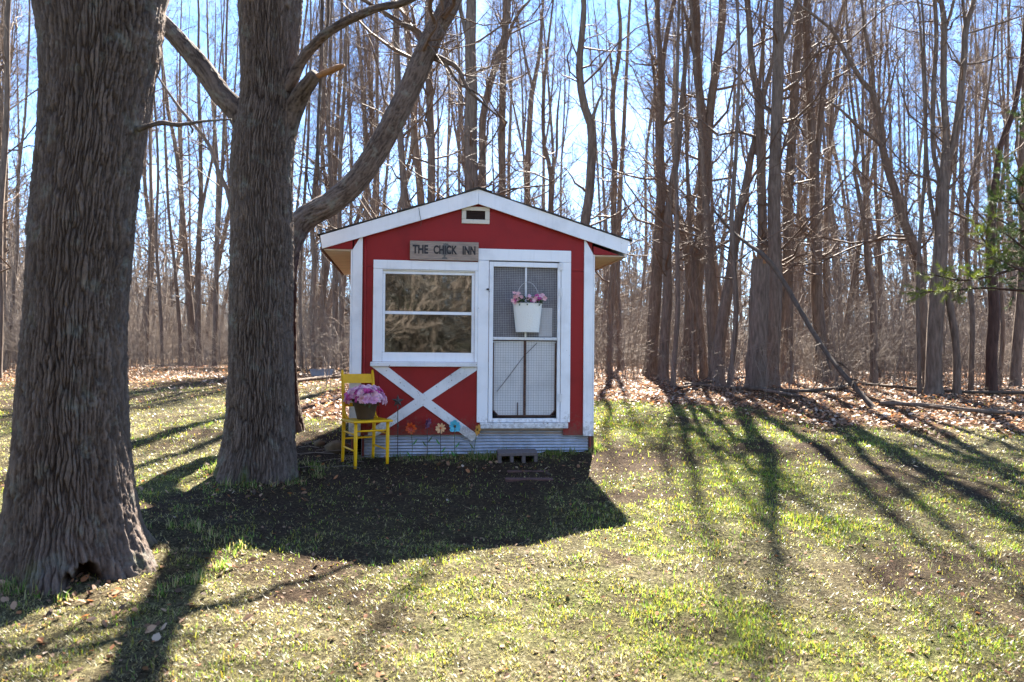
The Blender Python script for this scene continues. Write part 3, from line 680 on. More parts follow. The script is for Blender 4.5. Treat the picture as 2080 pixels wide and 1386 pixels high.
mo = N(nt, 'ShaderNodeAttribute', attribute_name='moss').outputs['Fac']
fn = noise(nt, 75, 7, .7, stretch=(1, 1, .45)); bg = noise(nt, 2.2, 4, .6)
cr = mix(nt, fn, (.052, .035, .026), (.30, .228, .182)); cf = mix(nt, fn, (.007, .004, .003), (.032, .020, .014))
c = mix(nt, rd, cf, cr); c = mix(nt, ramp(nt, bg, [(.35, (0, 0, 0)), (.75, (.5, .5, .5))]), c, (.18, .14, .12))
c = mix(nt, ramp(nt, mix(nt, 1., mo, fn, 'MULTIPLY'), [(.22, (0, 0, 0)), (.5, (1, 1, 1))]), c, (.10, .12, .035))
c = mix(nt, ramp(nt, noise(nt, 7, 5, .65), [(.56, (0, 0, 0)), (.70, (.6, .6, .6))]), c, (.21, .215, .18))
c = mix(nt, hol, c, (.035, .014, .007))
L.new(c, b.inputs['Base Color']); b.inputs['Roughness'].default_value = .9; b.inputs['Specular IOR Level'].default_value = .15; bump(nt, b, fn, 1., .022)
M['furrow'] = mbk
def big_trunk(rows, Yc, label, z_top, depth, K, dz, lobes, hollow=None, extra=None):
    """rows: (y_px, left_px, right_px)"""
    prof = []
    for y_, l, r_ in rows:
        a, c_ = at(l, y_, Yc), at(r_, y_, Yc); prof.append(((a[0]+c_[0])/2, (a[2]+c_[2])/2, (c_[0]-a[0])/2))
    prof = np.array(prof)[::-1]; prof[:, 2] *= .985*cosw((rows[0][1]+rows[0][2])/2-40); zg = float(gz(Yc)); base = np.array([prof[0, 0], Yc, zg])
    z = np.arange(zg-.15, z_top, dz)
    cx = np.interp(z, prof[:, 1], prof[:, 0]); rr = np.interp(z, prof[:, 1], prof[:, 2])
    ker = np.ones(25)/25; sm = lambda q: np.convolve(np.pad(q, 12, 'edge'), ker, 'valid'); cx, rr = sm(cx), sm(rr)
    qd = np.arange(K)/K*2*np.pi; th = qd+.72*np.sin(qd-4.9+np.pi)*1.0     # finer on the side towards the lawn
    TH, Z = np.meshgrid(th, z); Rm = rr[:, None]*np.ones_like(TH); CX = cx[:, None]*np.ones_like(TH)
    rm = float(np.median(rr)); nu = int(2*np.pi*rm/.023)
    u = TH/(2*np.pi)*nu; v = Z/.23
    h = bark_field(u.ravel(), v.ravel(), nu).reshape(TH.shape)
    sml = fbm((np.cos(TH)*rm*60).ravel(), (np.sin(TH)*rm*60).ravel(), (Z*26).ravel(), 3).reshape(TH.shape)
    lump = fbm((np.cos(TH)*3).ravel(), (np.sin(TH)*3).ravel(), (Z*1.6).ravel(), 3).reshape(TH.shape)-.5
    low = np.exp(-np.maximum(Z-zg, 0)/.24)
    rad = Rm*(1+.09*lump)*(1+low*.26*(lobes(TH)-.35))+depth*(h-.6)+.018*(sml-.5)
    hol = np.zeros_like(TH)
    if hollow:
        t0, z0_, wt, hz = hollow
        d = ((TH-t0)/wt)**2+((Z-z0_)/hz)**2+1.5*(fbm((TH*14).ravel(), (Z*16).ravel(), 6., 3).reshape(TH.shape)-.5); hol = np.clip(1.35-d, 0, 1); hol = hol*hol*(3-2*hol); rad -= .20*hol
    V = np.stack([CX+rad*np.cos(TH), Yc+rad*np.sin(TH), Z], -1).reshape(-1, 3)-base
    n_, m_ = TH.shape; idx = np.arange(n_*m_).reshape(n_, m_); a = idx[:-1]; b_ = idx[1:]
    q = np.stack([a, np.roll(a, -1, 1), np.roll(b_, -1, 1), b_], -1).reshape(-1, 4)
    t = thing('big_tree', label, 'tree', base)
    moss = np.clip(1.25-(Z-zg)/.22, 0, 1)*np.clip(.35+lump*1.8, 0, 1)
    link('trunk', mesh_np('trunk', V, [q], [mbk], attrs=dict(ridge=h.ravel(), hollow=hol.ravel(), moss=moss.ravel())), t)
    return t, base
def limb(t, base, px, Y, name='limb', K=40, depth=.010, mat=None, tip=None, n=None, ends=True):
    pts = np.array([np.r_[at(a, b_, Yi), w*Yi/F_PX/2*cosw(a)] for (a, b_, w), Yi in zip(px, np.full(len(px), Y) if np.isscalar(Y) else Y)])
    if tip is not None: pts = np.vstack([pts, tip])
    Ln = np.linalg.norm(np.diff(pts[:, :3], axis=0), axis=1).sum(); n = n or int(Ln/.014)
    S = spline(pts, n); P, r_ = S[:, :3]-base, np.maximum(S[:, 3], .006)
    V, fs = tubes(P[None], r_[None], K, cap=ends)
    C = np.repeat(P, K, 0); D = V-C; D /= np.linalg.norm(D, axis=1, keepdims=True)
    rm = float(np.median(r_)); nu = max(6, int(2*np.pi*rm/.025))
    th = np.tile(np.arange(K)/K*nu, n); s = np.repeat(np.linspace(0, Ln, n)/.2, K)
    h = bark_field(th, s*.65, nu)
    V = V+D*(depth*(h-.6)+.006*(vnoise(th*2, s*5, 1.)-.5)+rm*.10*(fbm(th*.4, s*.5, 4., 2)-.5))[:, None]*np.minimum(1, np.repeat(r_, K)/.02)[:, None]
    z0 = np.zeros(len(V))
    link(name, mesh_np(name, V, fs, [mat or mbk], attrs=dict(ridge=h, hollow=z0, moss=z0)), t)
    return P, r_
def up(px, Y, d, steps, r0):
    p = at(*px, Y); out = []; d = np.array(d, float)
    for q in range(steps):
        p = p+d; d = d+rng.normal(size=3)*.15; out.append(np.r_[p, r0*(1-.85*(q+1)/steps)])
    return np.array(out)

t1, b1 = big_trunk([(0,60,342),(60,72,338),(100,79,332),(200,82,312),(300,75,298),(400,65,283),(500,57,275),(600,50,264),(700,42,262),(800,35,263),(900,28,270),(1000,20,283),(1050,14,294),(1100,4,309),(1150,-14,336),(1190,-34,358),(1240,-52,378)],
  4.70, 'biggest furrowed trunk in front at the left with a dark hollow at its foot', 3.95, .024, 320, .0080,
  lambda a: .5+.5*np.cos(5*a+.9)+.25*np.cos(3*a+2.), hollow=(math.pi*1.5+.58, .385, .24, .09))
s1 = [limb(t1, b1, [(205,60,170),(195,10,185),(160,-60,190)], 4.7, tip=up((140,-130), 4.7, (-.25,-.1,1.1), 6, .24), K=48, n=90, depth=.03),
      limb(t1, b1, [(240,90,150),(260,20,150),(290,-70,145)], 4.75, tip=up((310,-150), 4.75, (.35,.2,1.1), 6, .2), K=40, n=90, depth=.03),
      limb(t1, b1, [(280,262,16),(303,256,12),(330,250,11),(360,254,9),(390,250,7),(430,245,5),(470,243,3)], [4.65]*7, K=10, depth=.004)]
limb(t1, b1, [(383,252,5),(391,262,5),(390,270,4)], 4.65, name='twig', K=6, depth=.002)
cg = crown_geo([s for s in s1[:2]], 3.6, 1.6, 1.2); link('crown', mesh_np('crown', *cg, [M['twig']]), t1)

t2, b2 = big_trunk([(0,481,618),(60,484,612),(100,487,607),(160,489,604),(200,488,603),(240,482,602),(270,472,600),(350,468,597),(450,470,598),(550,467,598),(650,464,597),(750,463,598),(850,458,600),(900,452,604),(950,441,608),(985,430,612),(1015,422,616)],
  6.95, 'second big furrowed trunk beside the yellow chair, with limbs spreading both ways', 5.05, .023, 290, .0094, lambda a: .5+.5*np.cos(4*a+2.2)+.25*np.cos(7*a))
s2 = [limb(t2, b2, [(549,30,130),(552,-30,122)], 6.95, tip=up((556,-90), 6.95, (.05,.0,1.3), 7, .25), K=48, n=100, depth=.03),
      limb(t2, b2, [(505,262,58),(482,226,50),(448,190,46),(405,130,42),(366,85,38),(330,48,36),(285,5,34),(240,-50,30)], [6.95,6.95,6.93,6.9,6.87,6.85,6.8,6.8], K=44, tip=up((200,-110), 6.8, (-.5,.1,.7), 5, .055)),
      limb(t2, b2, [(560,215,40),(592,165,28),(612,125,23),(640,90,20),(668,66,19),(710,40,18),(770,16,16),(840,-4,14)], [6.9,6.85,6.8,6.75,6.7,6.65,6.6,6.55], K=26, tip=up((900,-25), 6.5, (.6,-.1,.35), 5, .026)),
      limb(t2, b2, [(575,262,60),(596,222,44),(614,188,36),(630,166,30),(641,150,24)], [6.95,6.9,6.82,6.75,6.7], name='broken_stub', K=34)]
limb(t2, b2, [(628,166,15),(650,153,13),(672,144,13),(690,136,12),(700,133,6)], [6.74,6.7,6.66,6.63,6.62], name='split_branch', K=14, mat=M['rawwood'], depth=.006)
tw = [limb(t2, b2, [(655,-10,7),(654,60,7),(652,150,7),(647,230,6),(645,310,7),(648,350,5),(651,382,2)], 6.75, name='hanging_twig', K=7, depth=.002),
      limb(t2, b2, [(668,-10,5),(667,30,6),(664,62,6)], 6.75, name='hanging_twig', K=6, depth=.002)]
cg = crown_geo([s2[0], s2[1], s2[2]], 3.9, 1.5, 1.1); link('crown', mesh_np('crown', *cg, [M['twig']]), t2)

# --- curved tree behind the second big trunk
cb = at(614, 876, 9.0); cb[2] = float(gz(9.0)); ct = thing('curved_tree', 'curved tree bending out from behind the second big trunk over the coop roof', 'tree', cb)
sc_ = [limb(ct, cb, [(590,885,64),(589,860,56),(583,800,46),(580,700,44),(580,600,46),(582,540,48),(594,480,52),(620,444,50),(680,408,48),(730,360,47),(775,290,46),(815,215,45),(850,140,44),(885,60,42),(918,-4,40)], 9.0, name='trunk', K=64, depth=.016, tip=up((930, -40), 9.0, (.3, .1, 1.1), 7, .11)),
       limb(ct, cb, [(880,112,14),(905,124,11),(930,140,9),(950,180,8),(975,205,6),(1010,235,4)], 9.0, K=10, depth=.003), limb(ct, cb, [(872,100,14),(850,66,12),(820,50,11),(770,20,9),(725,-10,7)], 9.0, K=12, depth=.003), limb(ct, cb, [(880,118,10),(905,132,8),(925,160,6),(940,175,5),(970,190,4),(990,215,3)], 9.0, K=8, depth=.003)]
cg = crown_geo(sc_, 3.4, 1.4, .95); link('crown', mesh_np('crown', *cg, [M['twig']]), ct)

# ------------------------------------------------------------------ trees deep in the wood: a few shapes, copied one by one
protos = []
for k_ in range(9):
    H = 15.; wob = rng.normal(size=(5, 2))*.38
    zz = np.array([-.15, .0, .1, .25, .45, .7, 1.])*H; zz[0] = -.2
    P = np.zeros((7, 4)); P[:, 2] = zz; P[2:, :2] = np.cumsum(wob, 0); r0 = .10+.05*rng.random()
    P[:, 3] = r0*np.array([1.5, 1.2, 1., .88, .7, .45, .06]); S = spline(P, 22); st = [(S[:, :3], np.maximum(S[:, 3], .008))]
    if k_ % 4:
        f = S[8+k_ % 4]; Q = np.array([np.r_[f[:3], f[3]*.8], np.r_[f[:3]+[.4*(-1)**k_, .2, 1.4], f[3]*.65], np.r_[f[:3]+[.8*(-1)**k_, .1, 4.], f[3]*.4], np.r_[f[:3]+[1.1*(-1)**k_, 0, 7.], .01]]); S2 = spline(Q, 12); st.append((S2[:, :3], S2[:, 3]))
    V, fs = stem_mesh(st, 7); tm = mesh_np('trunk', V, fs, [M['bark_pale_haze'] if k_ % 4 else M['bark']])  # lighter bark stands in for haze on most of these trees
    cg = crown_geo(st, 1.6, 2.4, 1.25, (8, 6), .0036, zthin=40); cm = mesh_np('crown', *cg, [M['twig']]); protos.append((tm, cm))
n_mid = 0
while n_mid < 120:
    d = 20+36*rng.random()**.95; xx = (rng.random()*2-1)*(.74*d+1)
    side = 'left of' if xx/d < -.20 else ('right of' if xx/d > .11 else 'directly behind')
    lab = {'left of': 'thin bare tree standing deep in the wood left of the coop', 'right of': 'thin bare tree standing deep in the wood right of the coop', 'directly behind': 'thin bare tree standing deep in the wood directly behind the coop'}[side]
    tm, cm = protos[n_mid % 9]
    t = thing('wood_tree', lab, 'tree', (xx, d, float(gz(d))-.03), rng.random()*6.28, 'bare trees deep in the wood '+side+' the coop')
    s_ = (.5*d+1.+2.5*rng.random())/15.; t.scale = (s_*(.40+.28*rng.random()),)*2+(s_,); t.rotation_euler = (rng.normal()*.05, rng.normal()*.05, rng.random()*6.28)
    link('trunk', tm, t); link('crown', cm, t); n_mid += 1
M['brush'] = plain('dry_brush', (.18, .142, .112), .8, .3, 3, bmp=0)
# --- growth past counting: one object each, a patch of real stems repeated over many spots by geometry nodes
def scatter_patch(name, V, fs, mat, pts, rz, sc, label, cat):
    nv, npt = len(V), len(pts)
    me = mesh_np(name, np.concatenate([V, pts]), fs, [mat], attrs=dict(ispt=np.r_[np.zeros(nv), np.ones(npt)], rz=np.r_[np.zeros(nv), rz], sc=np.r_[np.ones(nv), sc]))
    o = link(name, me); ng = bpy.data.node_groups.new(name+'_scatter', 'GeometryNodeTree'); n_ = ng.nodes; l_ = ng.links
    ng.interface.new_socket('Geometry', in_out='INPUT', socket_type='NodeSocketGeometry'); ng.interface.new_socket('Geometry', in_out='OUTPUT', socket_type='NodeSocketGeometry')
    gi = n_.new('NodeGroupInput'); go = n_.new('NodeGroupOutput')
    def att(k):
        a = n_.new('GeometryNodeInputNamedAttribute'); a.data_type = 'FLOAT'; a.inputs['Name'].default_value = k; return a.outputs['Attribute']
    cmp_ = n_.new('FunctionNodeCompare'); cmp_.data_type = 'FLOAT'; cmp_.operation = 'GREATER_THAN'; cmp_.inputs[1].default_value = .5; l_.new(att('ispt'), cmp_.inputs[0])
    sep = n_.new('GeometryNodeSeparateGeometry'); sep.domain = 'POINT'; l_.new(gi.outputs[0], sep.inputs['Geometry']); l_.new(cmp_.outputs[0], sep.inputs['Selection'])
    m2p = n_.new('GeometryNodeMeshToPoints'); l_.new(sep.outputs['Selection'], m2p.inputs['Mesh'])
    iop = n_.new('GeometryNodeInstanceOnPoints'); l_.new(m2p.outputs[0], iop.inputs['Points']); l_.new(sep.outputs['Inverted'], iop.inputs['Instance'])
    cx = n_.new('ShaderNodeCombineXYZ'); l_.new(att('rz'), cx.inputs['Z']); l_.new(cx.outputs[0], iop.inputs['Rotation'])
    cs = n_.new('ShaderNodeCombineXYZ'); q = att('sc')
    for k in range(3): l_.new(q, cs.inputs[k])
    l_.new(cs.outputs[0], iop.inputs['Scale']); l_.new(iop.outputs[0], go.inputs[0])
    md = o.modifiers.new('scatter', 'NODES'); md.node_group = ng
    o['kind'] = 'stuff'; o['label'] = label; o['category'] = cat; return o
M['brush'] = plain('dry_brush', (.18, .142, .112), .8, .3, 3, bmp=0)
def stems(n, half, hmin, hmax, pw, rad, bend, kids, klen, kids2, k2len, seed, K=4):
    global rng
    keep = rng; rng = np.random.default_rng(seed)
    xy = (rng.random((n, 2))*2-1)*half; h = hmin+(hmax-hmin)*rng.random(n)**pw; s = np.array([-.04, .3, .65, 1.])
    w = np.cumsum(rng.normal(size=(n, 4, 2))*bend, 1); P = np.zeros((n, 4, 3)); P[:, :, :2] = xy[:, None]+w*h[:, None, None]; P[:, :, 2] = s*h[:, None]; P[:, 0, 2] -= .08
    Rr = (rad*(.6+.9*rng.random(n))*np.clip(h/hmax*2, .6, 1.6))[:, None]*(1-.75*np.clip(s, 0, 1))
    P1, R1 = sprout(P, Rr, kids, .15, .97, klen, (.6, 1.45), .55, 4, .10, .08, rad*2); R1 = np.maximum(R1, rad*.42)
    P2, R2 = sprout(P1, R1, kids2, .2, 1, k2len, (.4, 1.2), .7, 3, .1, .06, rad); R2 = np.maximum(R2, rad*.36)
    rng = keep
    return join([tubes(P, Rr, K), tubes(P1, R1, 3), tubes(P2, R2, 3)])
def spots(n, y0, y1, p, xr, margin, seed, back=False):
    rg = np.random.default_rng(seed); yy = y0+(y1-y0)*rg.random(n)**p; xx = (rg.random(n)*2-1)*(xr*yy+1)
    cl = fbm(xx*.5, yy*.5, 3., 3); k = (rg.random(n) < np.clip((cl-.25)*2.6, .15, 1))
    if back: yy = -yy
    else:
        k &= yy > leaf_edge(xx)+margin
        lu = (xx-OX)*math.cos(YAW)+(yy-OY)*math.sin(YAW); lw = -(xx-OX)*math.sin(YAW)+(yy-OY)*math.cos(YAW)
        k &= ~((lu > -1.6) & (lu < 4.) & (lw > -1.3) & (lw < 3.8))
    xx, yy = xx[k], yy[k]; m = len(xx)
    return np.stack([xx, yy, gz(yy)], 1), rg.random(m)*6.283, .75+.5*rg.random(m)
# far wood, brush in three depths, and the wood behind the photographer (the window mirrors it)
V, fs = stems(9, 7.5, 8, 16, 1., .05, .05, 16, (.8, 3.2), 6, (.4, 1.5), 51)
scatter_patch('far_woods', V, fs, M['brush'], *spots(200, 47, 120, 1., .78, 0, 5), 'far off bare wood reading as one brown mass behind all the trees', 'woods')
V, fs = stems(46, 3.2, 2.2, 9.5, 2.2, .013, .06, 6, (.6, 2.6), 3, (.3, 1.2), 52)
scatter_patch('far_brush', V, fs, M['brush'], *spots(340, 42, 120, 1., .78, 0, 6), 'distant brush and saplings closing the view deep in the wood', 'brush')
V, fs = stems(26, 1.3, .7, 5.0, 2.3, .0075, .06, 5, (.3, 1.6), 4, (.12, .65), 53)
scatter_patch('undergrowth', V, fs, M['brush'], *spots(520, 14.5, 60, 1., .78, 4.2, 3), 'dense pale saplings and brush crowding between the trunks', 'undergrowth')
V, fs = stems(18, .8, .2, 1.2, 1.7, .0035, .07, 4, (.1, .5), 3, (.05, .2), 54, 3)
scatter_patch('dry_stems', V, fs, M['brush'], *spots(230, 12.5, 24, 1., .78, 2.4, 4), 'low dry stalks and brush along the wood edge', 'dry stems')
V, fs = stems(10, 4., 5, 13, 1., .05, .05, 14, (.6, 2.6), 6, (.3, 1.2), 55)
scatter_patch('opposite_woods', V, fs, M['brush'], *spots(40, 9, 40, 1., .6, 0, 8, True), 'wood behind the photographer seen mirrored in the coop window', 'woods')
n = 70000; ncl = 1500
cc = np.stack([-5+15*rng.random(ncl), -6-12*rng.random(ncl), .2+6.5*rng.random(ncl)**1.2], 1); ci = rng.integers(0, ncl, n)
pp = cc[ci]+rng.normal(size=(n, 3))*np.array([.42, .42, .30]); pal = np.array([[.065, .07, .045], [.14, .122, .10], [.27, .245, .21], [.075, .07, .055]])
d_ = rng.normal(size=(n, 3)); d_ /= np.linalg.norm(d_, axis=1, keepdims=True); e_ = np.cross(d_, rng.normal(size=(n, 3))); e_ /= np.linalg.norm(e_, axis=1, keepdims=True)
ln = (.10+.40*rng.random(n)**1.5)[:, None]; V = np.stack([pp-d_*ln, pp+e_*.013, pp+d_*ln, pp-e_*.013], 1).reshape(-1, 3)
o = link('opposite_thicket', mesh_np('opposite_thicket', V, [np.arange(4*n).reshape(-1, 4)], [M['litter']], np.repeat(pal[(_hash(ci, ci*0, ci*0)*3.99).astype(int)]*(.6+.8*rng.random(n))[:, None], 4, 0), smooth=False))
o['kind'] = 'stuff'; o['label'] = 'brushy evergreen thicket behind the photographer mirrored in the window'; o['category'] = 'thicket'

# ------------------------------------------------------------------ pine reaching in from the right
pt = thing('pine_tree', 'green pine whose drooping needle boughs reach in at the right edge', 'pine tree', (8.15, 10.6, float(gz(10.6))))
pb = np.array([8.15, 10.6, float(gz(10.6))])
S = spline(np.array([[0, 0, -.15, .22], [.02, 0, .3, .17], [0, .05, 3, .14], [.08, 0, 7, .09], [.05, 0, 11, .01]]), 30)
V, fs = stem_mesh([(S[:, :3], S[:, 3])], 14, .08); link('trunk', mesh_np('trunk', V, fs, [M['bark_dark']]), pt)
NV, NC, NF = [], [], []
def needles(p, d, n, ln, c0):
    v = rng.normal(size=(n, 3)); v -= (v@d)[:, None]*d; v /= np.linalg.norm(v, axis=1, keepdims=True)
    a = .35+.6*rng.random(n); dr = d*np.cos(a)[:, None]+v*np.sin(a)[:, None]; w = np.cross(dr, rng.normal(size=(n, 3))); w /= np.linalg.norm(w, axis=1, keepdims=True)
    q = p+d*(rng.random(n)*ln*.9)[:, None]; l = ln*(.6+.5*rng.random(n))[:, None]
    NV.append(np.stack([q-w*.0022, q+w*.0022, q+dr*l], 1).reshape(-1, 3)); NC.append(np.repeat(c0*(.7+.6*rng.random(n))[:, None], 3, 0))
boughs = [[(2150,455),(2085,470),(2040,452),(2005,432)], [(2150,520),(2075,535),(2010,500),(1985,470)], [(2170,560),(2080,545),(2010,562),(1950,570),(1905,560),(1868,556)], [(2170,590),(2070,590),(2000,585),(1940,590),(1890,592),(1868,597)], [(2160,400),(2100,385),(2060,360),(2035,330)],
          [(2170,610),(2095,560),(2045,535),(2015,520)], [(2160,350),(2110,300),(2085,250),(2075,215)], [(2170,450),(2110,420),(2050,412),(2020,400)], [(2180,560),(2090,510),(2050,480),(2030,470)], [(2170,500),(2090,440),(2060,400),(2040,385)]]
for i, bp in enumerate(boughs):
    ys = 10.5-(.9+.35*(i % 3))*np.linspace(0, 1, len(bp))
    pts = np.vstack([[0, 0, at(*bp[0], 10.6)[2]-pb[2]+.35]]+[at(a, b_, yv)-pb for (a, b_), yv in zip(bp, ys)])
    rr = np.linspace(.026, .004, len(pts)); S = spline(np.c_[pts, rr], 20)
    q, r_ = sprout(S[None, :, :3], S[None, :, 3], 26, .3, 1., (.15, .5), (.5, 1.1), .5, 4, .12, .05, .008)
    V, fs = join([tubes(S[None, :, :3], S[None, :, 3], 6), tubes(q, np.maximum(r_, .002), 4)])
    br = link('bough', mesh_np('bough', V, fs, [M['bark_dark']]), pt)
    NV, NC = [], []
    for P_ in list(q)+[S[10:, :3]]:
        for j in range(len(P_)//3, len(P_)):
            d = P_[j]-P_[j-1]; d /= np.linalg.norm(d)+1e-9
            yel = i in (2, 3, 1, 5) and P_[j, 0] < at(1990, 560, 9.6)[0]-pb[0]
            needles(P_[j], d, 34, .075, np.array([.12, .15, .022]) if yel else np.array([.050, .078, .022]))  # yellow bough tips: sun from behind put into the needle colour
    Vn = np.concatenate(NV); f = np.arange(len(Vn)).reshape(-1, 3)
    link('needles', mesh_np('needles', Vn, [f], [M['needle']], np.concatenate(NC), smooth=False), br)
S_up = np.array([np.r_[pb*0+[.05, 0, z_], .03] for z_ in (5, 7, 9, 11)])
cg = crown_geo([(S_up[:, :3], S_up[:, 3])], 4.5, 5, .8); link('crown', mesh_np('crown', *cg, [M['bark_dark']]), pt)
# ------------------------------------------------------------------ the coop (local frame: x along the front, y into the depth, z up)
coop = thing('chicken_coop', 'small red chicken coop with white trim, shingled gable roof and screen door', 'chicken coop', (OX, OY, 0), YAW)
coopM = Matrix.Translation((OX, OY, 0)) @ Matrix.Rotation(YAW, 4, 'Z')
W_, D_ = 2.43, 2.40
def cw(u, w, z): return coopM @ Vector((u, w, z))
def part(name, m, lo, hi, parent=None, bev=.0025): return MB().box(lo, hi, bev).build(name, M[m], parent or coop)
def roof_z(u): return 3.335-abs(u-1.236)*.308      # underside line of the roof deck at the front
# front sheathing in butted panels (joints fall under the trim except the ones the photo shows)
MB().prism([(.004, 2.545), (1.30, 2.545), (1.30, 2.64), (2.132, 2.64), (2.132, 2.545), (2.426, 2.545), (2.426, roof_z(2.426)-.02), (1.236, roof_z(1.236)-.02), (.004, roof_z(.004)-.02)], 0, .014).build('siding_panel', M['red'], coop)
part('siding_panel', 'red', (.004, 0, .866), (.262, .014, 2.5425))
part('siding_panel', 'red', (.264, 0, .866), (1.276, .014, 1.60))
part('siding_panel', 'red', (1.205, 0, 1.602), (1.36, .014, 2.5425))
part('siding_panel', 'red', (2.132, 0, .856), (2.426, .014, 2.5425))
part('side_wall', 'red', (.0, .016, .70), (.016, D_-.016, 2.72)); part('side_wall', 'red', (W_-.016, .016, .70), (W_, D_-.016, 2.72))
MB().prism([(.0, .70), (W_, .70), (W_, 2.80), (1.236, 3.28), (.0, 2.80)], D_-.014, D_).build('back_wall', M['red'], coop)
part('floor', 'old_wood', (.02, .03, .86), (W_-.02, D_-.03, .90))
part('beam', 'old_wood', (1.27, .004, .905), (2.135, .05, .932))
# corner boards
MB().prism([(-.004, .862), (.092, .862), (.092, roof_z(.09)-.115), (-.004, 2.706)], -.020, -.001).build('corner_board', M['white'], coop)
MB().prism([(2.338, .848), (2.430, .848), (2.430, 2.722), (2.338, roof_z(2.34)-.115)], -.020, -.001).build('corner_board', M['white'], coop)
part('corner_return', 'white', (-.022, -.0195, .862), (-.006, .08, 2.706)); part('corner_return', 'white', (2.432, -.0195, .848), (2.448, .08, 2.722))
part('corner_post', 'brown_trim', (2.398, .03, .60), (2.462, .10, .845))
# rake boards
MB().prism([(-.315, 2.826), (-.296, 2.700), (1.2355, 3.192), (1.2355, 3.338)], -.062, -.040).build('rake_board', M['white'], coop)
MB().prism([(1.2375, 3.338), (1.2375, 3.192), (2.776, 2.724), (2.802, 2.858)], -.0615, -.0395).build('rake_board', M['white'], coop)
for (u0, z0), (u1, z1) in (((-.30, 2.83), (1.2355, 3.332)), ((1.2375, 3.332), (2.79, 2.862))):
    MB().prism([(u0, z0-.022), (u1, z1-.022), (u1, z1-.002), (u0, z0-.002)], -.039, D_+.06).build('roof_deck', M['brown_trim'], coop)
# shingles: courses of separate tabs, each a hair higher than the one below
def shingles(u_lo, z_lo, u_hi, z_hi):
    e = Vector((u_hi-u_lo, 0, z_hi-z_lo)); Ls = e.length; e.normalize(); nrm = Vector((-e.z, 0, e.x));
    if nrm.z < 0: nrm = -nrm
    mb = MB(); k = 0; step = .135; c = -.012
    while c < Ls-.02:
        y_ = -.085+random.uniform(0, .02); 
        while y_ < D_+.08:
            wd = .30; y1 = min(y_+wd-.006, D_+.09); th = .006+random.uniform(0, .003); c1 = min(c+.19, Ls+.004)
            o = Vector((u_lo, 0, z_lo))
            p = [o+e*c+nrm*.009, o+e*c1+nrm*.001]
            vs = []
            for q, yy_ in ((p[0], y_), (p[0], y1), (p[1], y1), (p[1], y_)): vs.append(mb.bm.verts.new((q.x, yy_, q.z)))
            tp = [mb.bm.verts.new(v.co+nrm*th) for v in vs]
            for a in range(4): mb.bm.faces.new((vs[a], vs[(a+1) % 4], tp[(a+1) % 4], tp[a]))
            mb.bm.faces.new(tp); mb.bm.faces.new(vs[::-1]); y_ += wd
        c += step
    bmesh.ops.recalc_face_normals(mb.bm, faces=mb.bm.faces)
    o = mb.build('shingles', M['shingle'], coop); o['kind'] = 'stuff'
shingles(-.33, 2.827, 1.236, 3.339); shingles(2.815, 2.857, 1.236, 3.339)
mb = MB().prism([(1.10, 3.305), (1.236, 3.350), (1.37, 3.309), (1.37, 3.317), (1.236, 3.360), (1.10, 3.313)], -.088, D_+.09); mb.build('ridge_cap', M['shingle'], coop)
# boxed eaves: red end caps, bare plywood soffits, dark edge strips
MB().prism([(-.275, 2.706), (-.006, 2.706), (-.006, 2.802)], -.030, -.012).build('eave_cap', M['red'], coop)
MB().prism([(2.432, 2.714), (2.706, 2.714), (2.432, 2.80)], -.030, -.012).build('eave_cap', M['red'], coop)
part('soffit', 'ply', (-.286, -.011, 2.692), (-.002, D_+.04, 2.7045)); part('soffit', 'ply', (2.432, -.011, 2.700), (2.752, D_+.04, 2.7125))
part('eave_board', 'brown_trim', (-.312, -.038, 2.684), (-.288, D_+.05, 2.806)); part('eave_board', 'ply', (2.754, -.038, 2.692), (2.780, D_+.05, 2.836))
# gable vent
v = MB().box((1.072, -.018, 3.130), (1.354, -.001, 3.169), .002).box((1.072, -.018, 2.998), (1.354, -.001, 3.040), .002).box((1.072, -.018, 3.042), (1.116, -.001, 3.128), .002).box((1.309, -.018, 3.042), (1.354, -.001, 3.128), .002).build('vent_frame', M['cream'], coop)
part('vent_opening', 'dark', (1.117, -.004, 3.041), (1.308, -.0015, 3.129), v, 0)
for k in range(3): part('louver', 'dark', (1.118, -.010, 3.050+k*.026), (1.307, -.005, 3.064+k*.026), v, 0)
# window
win = part('window_casing', 'white', (.200, -.022, 2.519), (1.2405, -.001, 2.608))
part('window_casing', 'white', (.200, -.022, 1.597), (.292, -.001, 2.517)); part('window_casing', 'white', (1.212, -.022, 1.597), (1.2405, -.001, 2.517))
part('window_sill', 'white_old', (.180, -.055, 1.549), (1.240, -.0015, 1.5945), None, .005)
sash = MB().box((.294, -.004, 2.474), (1.210, .028, 2.517)).box((.294, -.004, 1.597), (1.210, .028, 1.690)).box((.294, -.0035, 1.692), (.317, .028, 2.472)).box((1.182, -.0035, 1.692), (1.210, .028, 2.472)).box((.319, -.002, 2.072), (1.180, .028, 2.101)).build('window_sash', M['white'], coop)
part('stop_bead', 'cream', (.294, -.020, 2.503), (1.210, -.006, 2.5165)) 
mgl, nt, b = nodes('old_window_glass'); L = nt.links
gl = N(nt, 'ShaderNodeBsdfGlossy'); gl.inputs['Roughness'].default_value = .03; gl.inputs['Color'].default_value = (.95, .97, 1, 1)
bmp = N(nt, 'ShaderNodeBump'); bmp.inputs['Strength'].default_value = .035; bmp.inputs['Distance'].default_value = .02
L.new(noise(nt, 4.5, 2, .4), bmp.inputs['Height']); L.new(bmp.outputs[0], gl.inputs['Normal'])
trn = N(nt, 'ShaderNodeBsdfTransparent'); trn.inputs['Color'].default_value = (.6, .62, .6, 1)
ms = N(nt, 'ShaderNodeMixShader'); fr = N(nt, 'ShaderNodeFresnel'); fr.inputs['IOR'].default_value = 2.0
